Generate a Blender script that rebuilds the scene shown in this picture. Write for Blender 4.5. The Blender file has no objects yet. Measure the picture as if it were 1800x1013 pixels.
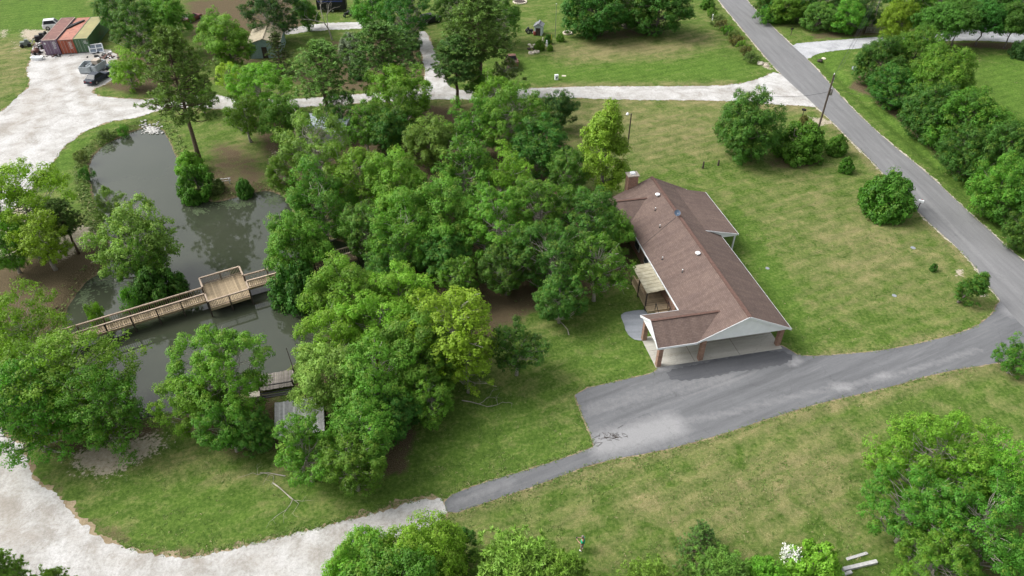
import bpy, math, random
import numpy as np
from mathutils import Vector, Matrix
SC = bpy.context.scene
COL = SC.collection
R = math.radians
# ------------------------------------------------------------------ camera
CAM_H, PITCH, FPX = 48.0, 39.0, 1250.0          # metres above the lawn, degrees below the horizon, focal length for an 1800 px wide frame
cam_d = bpy.data.cameras.new('camera'); cam = bpy.data.objects.new('camera', cam_d); COL.objects.link(cam)
cam.location = (0, 0, CAM_H); cam.rotation_euler = (R(90 - PITCH), 0, 0)
cam_d.sensor_width = 36; cam_d.lens = 36 * FPX / 1800; cam_d.clip_end = 3000; cam_d.clip_start = .5
SC.camera = cam
# ------------------------------------------------------------------ world, sun, exposure (bright overcast day)
SUN_EL, SUN_AZ = 46.0, -82.0                     # azimuth from +Y, negative = to the left
W = bpy.data.worlds.new('World'); SC.world = W; W.use_nodes = True
wn = W.node_tree.nodes; wl = W.node_tree.links; wn.clear()
sky = wn.new('ShaderNodeTexSky'); sky.sky_type = 'NISHITA'; sky.sun_disc = False
sky.sun_elevation = R(SUN_EL); sky.sun_rotation = R(SUN_AZ); sky.air_density = 1.0; sky.dust_density = 5.0; sky.ozone_density = 1.0
hs = wn.new('ShaderNodeHueSaturation'); hs.inputs['Saturation'].default_value = .22
bg = wn.new('ShaderNodeBackground'); bg.inputs['Strength'].default_value = .145
wo = wn.new('ShaderNodeOutputWorld')
wl.new(sky.outputs[0], hs.inputs['Color']); wl.new(hs.outputs[0], bg.inputs['Color']); wl.new(bg.outputs[0], wo.inputs['Surface'])
sd = bpy.data.lights.new('sun', 'SUN'); sd.energy = 1.4; sd.angle = R(30); sd.color = (1, .97, .92)
so = bpy.data.objects.new('sun', sd); COL.objects.link(so)
_d = Vector((math.sin(R(SUN_AZ)) * math.cos(R(SUN_EL)), math.cos(R(SUN_AZ)) * math.cos(R(SUN_EL)), math.sin(R(SUN_EL))))
so.rotation_euler = _d.to_track_quat('Z', 'Y').to_euler(); so.location = _d * 200
SC.view_settings.view_transform = 'Standard'; SC.view_settings.look = 'None'
SC.view_settings.exposure = .76; SC.view_settings.gamma = 1
SC.render.film_transparent = False
SC.cycles.max_bounces = 5; SC.cycles.diffuse_bounces = 3; SC.cycles.glossy_bounces = 2; SC.cycles.transmission_bounces = 3; SC.cycles.transparent_max_bounces = 4
# ------------------------------------------------------------------ survey helper: where a sight line meets the height z
_s, _c = math.sin(R(PITCH)), math.cos(R(PITCH))
def at(x, y, z=0.0):
    u, v = (x - 900) / FPX, (y - 506.5) / FPX
    t = (CAM_H - z) / (_s + v * _c)
    return Vector((u * t, t * (_c - v * _s), z))
def ppm(x, y, z=0.0):                            # photo pixels per metre at that point
    return FPX * (_s + (y - 506.5) / FPX * _c) / (CAM_H - z)
rnd = random.Random(7)
# ------------------------------------------------------------------ objects and tags
def tag(o, label=None, cat=None, group=None, kind=None):
    if label: o['label'] = label
    if cat: o['category'] = cat
    if group: o['group'] = group
    if kind: o['kind'] = kind
    return o
def empty(name, loc=(0, 0, 0), rz=0.0, label=None, cat=None, group=None):
    o = bpy.data.objects.new(name, None); COL.objects.link(o); o.location = loc; o.rotation_euler = (0, 0, rz)
    o.empty_display_size = .3
    return tag(o, label, cat, group)
def link(name, me, parent=None, loc=None, rot=None):
    o = bpy.data.objects.new(name, me); COL.objects.link(o)
    if parent: o.parent = parent
    if loc is not None: o.location = loc
    if rot is not None: o.rotation_euler = rot
    return o
def copy_tree(o, parent=None):
    c = o.copy(); COL.objects.link(c); c.parent = parent
    for ch in list(o.children): copy_tree(ch, c)
    return c
class MB:
    """collects shapes, builds ONE mesh object"""
    def __init__(s): s.v = []; s.f = []; s.uv = []; s.m = []
    def add(s, vs, fs, uvs=None, m=0):
        b = len(s.v); s.v += [tuple(p) for p in vs]
        for i, f in enumerate(fs):
            s.f.append(tuple(b + k for k in f)); s.uv.append(uvs[i] if uvs else None); s.m.append(m)
        return s
    def box(s, c, d, rz=0.0, rx=0.0, ry=0.0, m=0):
        M = Matrix.Translation(c) @ Matrix.Rotation(rz, 4, 'Z') @ Matrix.Rotation(ry, 4, 'Y') @ Matrix.Rotation(rx, 4, 'X')
        x, y, z = d[0] / 2, d[1] / 2, d[2] / 2
        vs = [M @ Vector((i * x, j * y, k * z)) for k in (-1, 1) for j in (-1, 1) for i in (-1, 1)]
        fs = [(0, 2, 3, 1), (4, 5, 7, 6), (0, 1, 5, 4), (2, 6, 7, 3), (0, 4, 6, 2), (1, 3, 7, 5)]
        dims = [(0, 1), (0, 1), (0, 2), (0, 2), (1, 2), (1, 2)]
        loc = [(i * x, j * y, k * z) for k in (-1, 1) for j in (-1, 1) for i in (-1, 1)]
        uv = [[(loc[q][a], loc[q][b]) for q in f] for f, (a, b) in zip(fs, dims)]
        return s.add(vs, fs, uv, m)
    def b2(s, x0, x1, y0, y1, z0, z1, m=0): return s.box(((x0 + x1) / 2, (y0 + y1) / 2, (z0 + z1) / 2), (x1 - x0, y1 - y0, z1 - z0), m=m)
    def beam(s, p, q, w, h, m=0):
        p, q = Vector(p), Vector(q); d = q - p; L = d.length
        X = d.normalized(); Zu = Vector((0, 0, 1)) if abs(X.z) < .95 else Vector((0, 1, 0))
        Y = Zu.cross(X).normalized(); Z = X.cross(Y)
        loc = [(i, j * w / 2, k * h / 2) for k in (-1, 1) for j in (-1, 1) for i in (0, L)]
        vs = [p + X * a + Y * b + Z * c for a, b, c in loc]
        fs = [(0, 2, 3, 1), (4, 5, 7, 6), (0, 1, 5, 4), (2, 6, 7, 3), (0, 4, 6, 2), (1, 3, 7, 5)]
        dims = [(0, 1), (0, 1), (0, 2), (0, 2), (1, 2), (1, 2)]
        return s.add(vs, fs, [[(loc[k][a], loc[k][b]) for k in f] for f, (a, b) in zip(fs, dims)], m)
    def tube(s, pts, rad, n=6, cap=True, m=0):
        pts = [Vector(p) for p in pts]; rad = list(rad) if hasattr(rad, '__len__') else [rad] * len(pts)
        vs = []
        for i, p in enumerate(pts):
            d = (pts[min(i + 1, len(pts) - 1)] - pts[max(i - 1, 0)]).normalized()
            a = d.orthogonal().normalized() if abs(d.z) > .95 else Vector((0, 0, 1)).cross(d).normalized()
            if abs(d.z) > .95: a = (Vector((1, 0, 0)) - d * d.x).normalized()
            b = d.cross(a)
            for k in range(n):
                t = 2 * math.pi * k / n
                vs.append(p + (a * math.cos(t) + b * math.sin(t)) * rad[i])
        fs = [(i * n + k, i * n + (k + 1) % n, (i + 1) * n + (k + 1) % n, (i + 1) * n + k) for i in range(len(pts) - 1) for k in range(n)]
        if cap: fs += [tuple(range(n))[::-1], tuple(range((len(pts) - 1) * n, len(pts) * n))]
        return s.add(vs, fs, None, m)
    def lathe(s, prof, c=(0, 0, 0), n=12, m=0):   # prof: (radius, z)
        return s.tube([(c[0], c[1], c[2] + z + i * 1e-5) for i, (r, z) in enumerate(prof)], [r for r, z in prof], n, True, m)
    def prism(s, pts, z0, z1, m=0):
        n = len(pts); vs = [(x, y, z0) for x, y in pts] + [(x, y, z1) for x, y in pts]
        fs = [tuple(range(n))[::-1], tuple(range(n, 2 * n))] + [(i, (i + 1) % n, n + (i + 1) % n, n + i) for i in range(n)]
        return s.add(vs, fs, None, m)
    def slab(s, quad, th, m=0, u0=0.0):           # a roof or board plane given by its top corners, thickened downwards; uv in metres along the edges
        q = [Vector(p) for p in quad]; n = (q[1] - q[0]).cross(q[-1] - q[0]).normalized()
        if n.z < 0: q = q[::-1]; n = -n
        k = len(q); lo = [p - n * th for p in q]
        X = (q[1] - q[0]); 
        H = Vector((-n.y, n.x, 0)); H = H.normalized() if H.length > 1e-4 else Vector((1, 0, 0)); S = n.cross(H)
        uvt = [[(p.dot(H) + u0, p.dot(S)) for p in q]]
        fs = [tuple(range(k)), tuple(range(k, 2 * k))[::-1]] + [(i, k + i, k + (i + 1) % k, (i + 1) % k) for i in range(k)]
        return s.add(q + lo, fs, uvt + [None] * (k + 1), m)
    def loft(s, rings, cap=True, m=0):
        n = len(rings[0]); vs = [p for r in rings for p in r]
        fs = [(i * n + k, i * n + (k + 1) % n, (i + 1) * n + (k + 1) % n, (i + 1) * n + k) for i in range(len(rings) - 1) for k in range(n)]
        if cap: fs += [tuple(range(n))[::-1], tuple(range((len(rings) - 1) * n, len(rings) * n))]
        return s.add(vs, fs, None, m)
    def mesh(s, name, mats, smooth=False):
        me = bpy.data.meshes.new(name); me.from_pydata(s.v, [], s.f)
        for mt in (mats if isinstance(mats, (list, tuple)) else [mats]): me.materials.append(mt)
        ul = me.uv_layers.new(name='uv')
        for p, uv in zip(me.polygons, s.uv):
            if uv:
                for li, t in zip(p.loop_indices, uv): ul.data[li].uv = t
        me.polygons.foreach_set('material_index', s.m)
        if smooth: me.polygons.foreach_set('use_smooth', [True] * len(me.polygons))
        me.update(); return me
    def build(s, name, mats, parent=None, smooth=False, loc=None, rot=None, kind=None):
        o = link(name, s.mesh(name, mats, smooth), parent, loc, rot)
        if kind: o['kind'] = kind
        return o
# ------------------------------------------------------------------ materials
MATS = {}
def newmat(name):
    m = bpy.data.materials.new(name); m.use_nodes = True; MATS[name] = m
    nt = m.node_tree; b = nt.nodes['Principled BSDF']
    return m, nt, b
def N(nt, typ, **kw):
    n = nt.nodes.new(typ)
    for k, v in kw.items():
        if k in n.inputs: n.inputs[k].default_value = v
        else: setattr(n, k, v)
    return n
def ramp(nt, fac, stops):
    r = nt.nodes.new('ShaderNodeValToRGB'); e = r.color_ramp.elements
    while len(e) < len(stops): e.new(.5)
    for el, (p, c) in zip(e, stops): el.position = p; el.color = (*c, 1) if len(c) == 3 else c
    if fac is not None: nt.links.new(fac, r.inputs[0])
    return r
def noise(nt, co, scale, detail=4, rough=.6, dist=0.0):
    n = N(nt, 'ShaderNodeTexNoise'); n.inputs['Scale'].default_value = scale; n.inputs['Detail'].default_value = detail
    n.inputs['Roughness'].default_value = rough; n.inputs['Distortion'].default_value = dist
    if co is not None: nt.links.new(co, n.inputs['Vector'])
    return n
def mixc(nt, fac, a, b, mode='MIX'):
    m = nt.nodes.new('ShaderNodeMix'); m.data_type = 'RGBA'; m.blend_type = mode
    for sock, v in ((0, fac), (6, a), (7, b)):
        if hasattr(v, 'is_output'): nt.links.new(v, m.inputs[sock])
        elif v is not None: m.inputs[sock].default_value = (*v, 1) if isinstance(v, tuple) and len(v) == 3 else v
    return m.outputs[2]
def math_(nt, op, a, b=None, clamp=False):
    m = nt.nodes.new('ShaderNodeMath'); m.operation = op; m.use_clamp = clamp
    for i, v in enumerate((a, b)):
        if v is None: continue
        if hasattr(v, 'is_output'): nt.links.new(v, m.inputs[i])
        else: m.inputs[i].default_value = v
    return m.outputs[0]
def bump(nt, b, h, strength=.4, dist=.05):
    n = nt.nodes.new('ShaderNodeBump'); n.inputs['Strength'].default_value = strength; n.inputs['Distance'].default_value = dist
    nt.links.new(h, n.inputs['Height']); nt.links.new(n.outputs[0], b.inputs['Normal'])
def plain(name, col, rough=.6, var=.25, scale=3.0, metal=0.0, spec=.4, bmp=.0, col2=None):
    m, nt, b = newmat(name); co = N(nt, 'ShaderNodeTexCoord').outputs['Object']
    n1 = noise(nt, co, scale, 5, .65); lo = tuple(c * (1 - var) for c in col); hi = tuple(min(1, c * (1 + var)) for c in (col2 or col))
    r = ramp(nt, n1.outputs['Fac'], [(.3, lo), (.7, hi)])
    nt.links.new(r.outputs[0], b.inputs['Base Color']); b.inputs['Roughness'].default_value = rough; b.inputs['Metallic'].default_value = metal
    b.inputs['Specular IOR Level'].default_value = spec
    if bmp: bump(nt, b, noise(nt, co, scale * 6, 4).outputs['Fac'], bmp, .03)
    return m
def wood(name, c1, c2, scale=1.0, rough=.8):
    m, nt, b = newmat(name); tc = N(nt, 'ShaderNodeTexCoord'); oi = N(nt, 'ShaderNodeObjectInfo')
    mp = N(nt, 'ShaderNodeMapping'); mp.inputs['Scale'].default_value = (1.2 * scale, 1.2 * scale, 1.2 * scale); nt.links.new(tc.outputs['Object'], mp.inputs['Vector'])
    n1 = noise(nt, mp.outputs[0], 3, 6, .7, .4); r = ramp(nt, n1.outputs['Fac'], [(.25, c1), (.75, c2)])
    v = math_(nt, 'MULTIPLY_ADD', oi.outputs['Random'], .5); nt.nodes[-1].inputs[2].default_value = .72
    hsn = N(nt, 'ShaderNodeHueSaturation'); nt.links.new(r.outputs[0], hsn.inputs['Color']); nt.links.new(v, hsn.inputs['Value'])
    nt.links.new(hsn.outputs[0], b.inputs['Base Color']); b.inputs['Roughness'].default_value = rough; b.inputs['Specular IOR Level'].default_value = .25
    bump(nt, b, noise(nt, mp.outputs[0], 25, 3).outputs['Fac'], .3, .01)
    return m
# ------------------------------------------------------------------ setting materials
def ground_mat():
    m, nt, b = newmat('lawn_ground'); co = N(nt, 'ShaderNodeTexCoord').outputs['Object']
    def attr(n):
        a = N(nt, 'ShaderNodeAttribute'); a.attribute_name = n; return a.outputs['Fac']
    big = noise(nt, co, .07, 4, .6).outputs['Fac']; mid = noise(nt, co, .45, 6, .68, .6).outputs['Fac']
    fine = noise(nt, co, 3.2, 6, .75).outputs['Fac']; grit = noise(nt, co, 11, 4, .8).outputs['Fac']
    # mown streaks run along the slope of the lawn
    m0 = N(nt, 'ShaderNodeMapping'); m0.inputs['Rotation'].default_value = (0, 0, R(-25)); nt.links.new(co, m0.inputs['Vector'])
    mp = N(nt, 'ShaderNodeMapping'); mp.inputs['Scale'].default_value = (.22, 1.5, 1); nt.links.new(m0.outputs[0], mp.inputs['Vector'])
    streak = noise(nt, mp.outputs[0], .9, 5, .7, .3).outputs['Fac']
    clump = noise(nt, co, 1.3, 5, .7, .8).outputs['Fac']
    green = ramp(nt, fine, [(.34, (.046, .086, .015)), (.5, (.086, .144, .026)), (.64, (.145, .202, .048))]).outputs[0]
    lush = ramp(nt, fine, [(.34, (.046, .100, .013)), (.5, (.084, .162, .024)), (.64, (.135, .220, .044))]).outputs[0]
    tan = ramp(nt, grit, [(.34, (.135, .112, .052)), (.5, (.225, .190, .096)), (.66, (.37, .32, .19))]).outputs[0]
    base = mixc(nt, math_(nt, 'MULTIPLY', attr('lush'), .85), green, lush)
    base = mixc(nt, ramp(nt, clump, [(.50, (0, 0, 0)), (.66, (.75, .75, .75))]).outputs[0], base, ramp(nt, grit, [(.36, (.032, .072, .012)), (.64, (.085, .150, .026))]).outputs[0])
    # straw thatch shows through everywhere in ragged patches
    t = math_(nt, 'ADD', math_(nt, 'MULTIPLY', mid, 1.5), math_(nt, 'MULTIPLY', streak, .7))
    t = math_(nt, 'ADD', t, math_(nt, 'MULTIPLY', fine, .7)); t = math_(nt, 'ADD', t, math_(nt, 'MULTIPLY', big, .6))
    t = math_(nt, 'ADD', t, math_(nt, 'MULTIPLY', attr('dry'), .55)); t = math_(nt, 'SUBTRACT', t, math_(nt, 'MULTIPLY', attr('lush'), .32))
    mr = N(nt, 'ShaderNodeMapRange'); nt.links.new(t, mr.inputs[0]); mr.inputs[1].default_value = 1.67; mr.inputs[2].default_value = 2.32; mr.inputs[4].default_value = .85
    base = mixc(nt, mr.outputs[0], base, tan)
    base = mixc(nt, .8, base, ramp(nt, mid, [(.3, (.72, .74, .72)), (.5, (1, 1, 1)), (.7, (1.22, 1.2, 1.15))]).outputs[0], 'MULTIPLY')
    wv = N(nt, 'ShaderNodeTexWave'); wv.inputs['Scale'].default_value = .19; wv.inputs['Distortion'].default_value = 2.2; wv.inputs['Detail'].default_value = 3; wv.inputs['Detail Scale'].default_value = .4; wv.bands_direction = 'Y'; nt.links.new(m0.outputs[0], wv.inputs['Vector'])
    base = mixc(nt, .55, base, ramp(nt, wv.outputs['Fac'], [(.2, (.86, .88, .86)), (.8, (1.10, 1.09, 1.06))]).outputs[0], 'MULTIPLY')
    def soft(a, lo=.35, hi=.65, amp=.9, nz=mid, fa=.6):
        x = math_(nt, 'ADD', a, math_(nt, 'MULTIPLY', math_(nt, 'SUBTRACT', nz, .5), amp)); x = math_(nt, 'ADD', x, math_(nt, 'MULTIPLY', math_(nt, 'SUBTRACT', fine, .5), fa))
        q = N(nt, 'ShaderNodeMapRange'); nt.links.new(x, q.inputs[0]); q.inputs[1].default_value = lo; q.inputs[2].default_value = hi; return q.outputs[0]
    litter = ramp(nt, grit, [(.35, (.045, .031, .019)), (.5, (.098, .070, .044)), (.65, (.22, .17, .115))]).outputs[0]
    base = mixc(nt, math_(nt, 'MULTIPLY', soft(attr('litter')), .93), base, litter)
    sand = ramp(nt, fine, [(.3, (.30, .245, .175)), (.7, (.52, .46, .38))]).outputs[0]
    base = mixc(nt, math_(nt, 'MULTIPLY', soft(attr('sand'), .44, .60, 1.1, clump, 1.5), .92), base, sand)
    mud = ramp(nt, fine, [(.3, (.10, .075, .045)), (.7, (.24, .19, .12))]).outputs[0]
    base = mixc(nt, soft(attr('mud'), .4, .6, .5), base, mud)
    nt.links.new(base, b.inputs['Base Color']); b.inputs['Roughness'].default_value = 1; b.inputs['Specular IOR Level'].default_value = .08
    h = math_(nt, 'ADD', math_(nt, 'MULTIPLY', grit, .5), fine); bump(nt, b, h, .55, .10)
    return m
def gravel_mat(name, c1, c2, c3, spot=.5):
    m, nt, b = newmat(name); co = N(nt, 'ShaderNodeTexCoord').outputs['Object']
    n1 = noise(nt, co, .35, 6, .7, .5).outputs['Fac']; n2 = noise(nt, co, 4, 6, .8).outputs['Fac']; n3 = noise(nt, co, 18, 3, .8).outputs['Fac']
    n4 = noise(nt, co, 1.4, 7, .8, 1.0).outputs['Fac']
    c = ramp(nt, n1, [(.36, c1), (.58, c2)]).outputs[0]
    c = mixc(nt, ramp(nt, n4, [(.52, (0, 0, 0)), (.72, (spot,) * 3)]).outputs[0], c, c3)
    c = mixc(nt, .7, c, ramp(nt, n2, [(.34, (.62, .61, .60)), (.5, (.95, .95, .95)), (.64, (1.15, 1.15, 1.16))]).outputs[0], 'MULTIPLY')
    c = mixc(nt, .6, c, ramp(nt, n3, [(.34, (.72, .71, .70)), (.6, (1.06, 1.06, 1.06))]).outputs[0], 'MULTIPLY')
    aw = N(nt, 'ShaderNodeAttribute'); aw.attribute_name = 'worn'
    rut = math_(nt, 'MULTIPLY', aw.outputs['Fac'], math_(nt, 'MULTIPLY', n4, 1.5, True), True)
    c = mixc(nt, math_(nt, 'MULTIPLY', rut, .8), c, c3)
    nt.links.new(c, b.inputs['Base Color']); b.inputs['Roughness'].default_value = .95; b.inputs['Specular IOR Level'].default_value = .15
    bump(nt, b, math_(nt, 'ADD', n2, math_(nt, 'MULTIPLY', n3, .5)), .6, .05)
    return m
def asphalt_mat(name, c1, c2, pale, line=None, streak_rot=0.0, pale_amt=.6):
    m, nt, b = newmat(name); co = N(nt, 'ShaderNodeTexCoord').outputs['Object']
    m0 = N(nt, 'ShaderNodeMapping'); m0.inputs['Rotation'].default_value = (0, 0, -streak_rot); nt.links.new(co, m0.inputs['Vector'])
    mp = N(nt, 'ShaderNodeMapping'); mp.inputs['Scale'].default_value = (.14, 1.6, 1); nt.links.new(m0.outputs[0], mp.inputs['Vector'])
    n1 = noise(nt, mp.outputs[0], .8, 5, .65, .2).outputs['Fac']; n2 = noise(nt, mp.outputs[0], .5, 8, .75, .8).outputs['Fac']; n3 = noise(nt, co, 14, 4, .8).outputs['Fac']
    c = ramp(nt, n1, [(.3, c1), (.7, c2)]).outputs[0]
    c = mixc(nt, ramp(nt, n2, [(.56, (0, 0, 0)), (.70, (pale_amt,) * 3)]).outputs[0], c, pale)
    a = N(nt, 'ShaderNodeAttribute'); a.attribute_name = 'worn'
    wob = math_(nt, 'ADD', a.outputs['Fac'], math_(nt, 'MULTIPLY', math_(nt, 'SUBTRACT', noise(nt, co, 1.6, 6, .8).outputs['Fac'], .5), 1.1))
    q = N(nt, 'ShaderNodeMapRange'); nt.links.new(wob, q.inputs[0]); q.inputs[1].default_value = .25; q.inputs[2].default_value = 1.1
    c = mixc(nt, math_(nt, 'MULTIPLY', q.outputs[0], .95), c, pale)
    # hairline cracks
    vo = N(nt, 'ShaderNodeTexVoronoi'); vo.feature = 'DISTANCE_TO_EDGE'; vo.inputs['Scale'].default_value = .22
    wv = noise(nt, co, 1.2, 4, .6); dv = nt.nodes.new('ShaderNodeVectorMath'); dv.operation = 'ADD'; nt.links.new(co, dv.inputs[0]); nt.links.new(wv.outputs['Color'], dv.inputs[1]); nt.links.new(dv.outputs[0], vo.inputs['Vector'])
    ck = ramp(nt, vo.outputs['Distance'], [(.0, (1, 1, 1)), (.006, (0, 0, 0))]).outputs[0]
    c = mixc(nt, math_(nt, 'MULTIPLY', ck, .22), c, (.03, .03, .03))
    c = mixc(nt, .45, c, ramp(nt, n3, [(.25, (.35, .35, .35)), (.65, (1, 1, 1))]).outputs[0], 'MULTIPLY')
    nt.links.new(c, b.inputs['Base Color']); b.inputs['Roughness'].default_value = .85; b.inputs['Specular IOR Level'].default_value = .3
    bump(nt, b, n3, .3, .02)
    return m
def water_mat():
    m, nt, b = newmat('pond_water'); co = N(nt, 'ShaderNodeTexCoord').outputs['Object']
    n1 = noise(nt, co, .12, 4, .6).outputs['Fac']
    c = ramp(nt, n1, [(.3, (.036, .044, .028)), (.7, (.048, .055, .037))]).outputs[0]
    nt.links.new(c, b.inputs['Base Color']); b.inputs['Roughness'].default_value = .02; b.inputs['IOR'].default_value = 1.33
    b.inputs['Specular IOR Level'].default_value = 1.0
    w1 = noise(nt, co, 2.2, 3, .6).outputs['Fac']; w2 = noise(nt, co, .6, 2, .5).outputs['Fac']
    bump(nt, b, math_(nt, 'ADD', w1, w2), .03, .05)
    return m
M_ground = ground_mat()
M_gravel = gravel_mat('white_gravel', (.36, .345, .32), (.55, .545, .535), (.26, .225, .18), .5)
M_gravel2 = gravel_mat('grey_gravel', (.34, .35, .37), (.50, .51, .53), (.26, .25, .23), .4)
M_shoulder = gravel_mat('dirt_shoulder', (.20, .15, .09), (.36, .29, .19), (.13, .11, .05), .7)
M_sandy = gravel_mat('sandy_shoulder', (.36, .31, .24), (.56, .51, .43), (.22, .19, .10), .6)
M_road = asphalt_mat('road_asphalt', (.165, .166, .170), (.235, .236, .240), (.30, .30, .30), streak_rot=R(-85), pale_amt=.25)
M_drive = asphalt_mat('driveway_asphalt', (.118, .121, .128), (.185, .189, .197), (.31, .31, .315), streak_rot=R(25), pale_amt=.35)
M_conc = asphalt_mat('slab_concrete', (.38, .36, .31), (.56, .54, .49), (.64, .62, .58), pale_amt=.5)
M_patio = asphalt_mat('patio_concrete', (.22, .24, .27), (.34, .36, .39), (.44, .46, .49), pale_amt=.5)
M_water = water_mat()

# ------------------------------------------------------------------ outlines surveyed on the ground
def W2(pts, z=0.0): return np.array([tuple(at(x, y, z))[:2] for x, y in pts])
_wave = np.random.RandomState(3)
_wk = [(_wave.uniform(-1, 1, 2), _wave.uniform(0, 6.28)) for _ in range(24)]
def wob(x, y, f=1.0):                             # cheap smooth noise, about -1..1
    s = 0
    for i, (k, p) in enumerate(_wk): s = s + np.sin((k[0] * x + k[1] * y) * f * (1 + i * .28) * 2.2 + p) / (1 + i * .16)
    return s / 4.2
def resample(poly, step):
    out = []
    n = len(poly)
    for i in range(n):
        a, b = poly[i], poly[(i + 1) % n]; L = np.hypot(*(b - a)); k = max(1, int(L / step))
        for j in range(k): out.append(a + (b - a) * j / k)
    return np.array(out)
def chaikin(poly, it=2):
    p = poly
    for _ in range(it):
        q = np.roll(p, -1, 0); r = np.empty((len(p) * 2, 2)); r[0::2] = .75 * p + .25 * q; r[1::2] = .25 * p + .75 * q; p = r
    return p
def area(p): return .5 * np.sum(p[:, 0] * np.roll(p[:, 1], -1) - np.roll(p[:, 0], -1) * p[:, 1])
def offset(p, d):
    if area(p) < 0: p = p[::-1]
    t = np.roll(p, -2, 0) - np.roll(p, 2, 0); t /= np.maximum(np.hypot(t[:, 0], t[:, 1]), 1e-6)[:, None]
    d = np.asarray(d); d = d[:, None] if d.ndim else d
    return p + np.stack([t[:, 1], -t[:, 0]], 1) * d
def sdf(px, py, poly):                            # signed distance, negative inside
    d = np.full(px.shape, 1e9); ins = np.zeros(px.shape, bool); n = len(poly)
    for i in range(n):
        a, b = poly[i], poly[(i + 1) % n]; e = b - a; wx, wy = px - a[0], py - a[1]
        t = np.clip((wx * e[0] + wy * e[1]) / max(e @ e, 1e-9), 0, 1)
        d = np.minimum(d, (wx - e[0] * t) ** 2 + (wy - e[1] * t) ** 2)
        c = ((a[1] <= py) != (b[1] <= py))
        with np.errstate(divide='ignore', invalid='ignore'):
            xi = a[0] + (py - a[1]) / (b[1] - a[1] if b[1] != a[1] else 1e-9) * e[0]
        ins ^= c & (px < xi)
    d = np.sqrt(d); return np.where(ins, -d, d)
POND = chaikin(W2([(252, 223), (282, 221), (298, 245), (318, 296), (345, 345), (378, 357), (420, 346), (468, 332), (502, 345), (520, 385), (560, 415), (620, 428), (655, 446),
    (630, 490), (596, 540), (566, 600), (535, 632), (505, 652), (440, 684), (380, 702), (300, 728), (235, 744), (190, 722), (150, 690), (108, 650), (96, 600), (112, 555),
    (136, 510), (160, 486), (192, 470), (196, 440), (182, 395), (164, 345), (156, 320), (157, 285), (170, 264), (192, 250), (218, 238)], -.6), 2)
GRAVEL_LOT = W2([(58, 84), (66, 66), (100, 60), (150, 86), (205, 88), (206, 128), (192, 146), (160, 158), (168, 168), (196, 172), (262, 176), (345, 163), (440, 177), (540, 174), (640, 164), (742, 160), (750, 130), (741, 100), (733, 56),
    (750, 55), (766, 100), (786, 140), (790, 158), (850, 160), (985, 153), (1100, 152), (1200, 152), (1295, 150), (1342, 136), (1366, 125), (1400, 150), (1440, 190), (1426, 187), (1380, 185), (1320, 180), (1280, 177),
    (1100, 176), (985, 171), (850, 176), (745, 174), (600, 184), (440, 194), (300, 188), (262, 200), (240, 207), (190, 214), (142, 234), (110, 260), (90, 290), (74, 316), (40, 345), (10, 385), (-20, 430), (-60, 520), (-70, 640), (-50, 720), (-10, 770),
    (-160, 770), (-190, 640), (-150, 480), (-80, 360), (-60, 250), (-40, 215), (4, 196), (40, 164), (55, 148), (46, 126), (54, 104)])
GRAVEL_LOW = W2([(-60, 740), (20, 762), (48, 800), (56, 836), (84, 866), (118, 882), (124, 906), (150, 926), (182, 950), (230, 967), (290, 977), (345, 980), (400, 966), (450, 955), (560, 929), (650, 903), (720, 884), (764, 872), (784, 884), (786, 908),
    (760, 925), (700, 946), (630, 972), (575, 1010), (520, 1075), (420, 1160), (200, 1180), (0, 1180), (-160, 1100), (-200, 900), (-160, 760)])
TRACK = W2([(490, 58), (520, 48), (560, 41), (626, 39), (700, 42), (700, 50), (626, 51), (560, 53), (505, 62)])
DRIVE_NE = W2([(1388, 78), (1440, 73), (1545, 65), (1620, 62), (1700, 42), (1800, 40), (1900, 44), (1900, 78), (1800, 76), (1720, 71), (1640, 73), (1545, 82), (1480, 88), (1440, 93), (1416, 106), (1400, 96)])
ROAD = W2([(1215, -60), (1262, 0), (1345, 100), (1372, 131), (1438, 190), (1553, 304), (1615, 376), (1702, 452), (1757, 530), (1830, 610), (1960, 760), (2120, 700), (1960, 590), (1800, 461), (1700, 371), (1625, 300), (1560, 249), (1490, 184), (1422, 106), (1387, 76), (1310, 0), (1265, -60)])
DRIVE = W2([(1770, 520), (1754, 532), (1746, 551), (1716, 575), (1680, 588), (1600, 608), (1540, 618), (1460, 625), (1406, 627), (1386, 614), (1370, 606), (1158, 644), (1150, 656), (1105, 666), (1008, 688), (1018, 716), (1046, 783), (1040, 788), (985, 808), (900, 835), (845, 850), (779, 876), (786, 907),
    (850, 885), (950, 851), (1050, 812), (1150, 795), (1250, 770), (1350, 736), (1450, 706), (1550, 685), (1650, 655), (1760, 637), (1830, 622), (1870, 640)])
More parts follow.
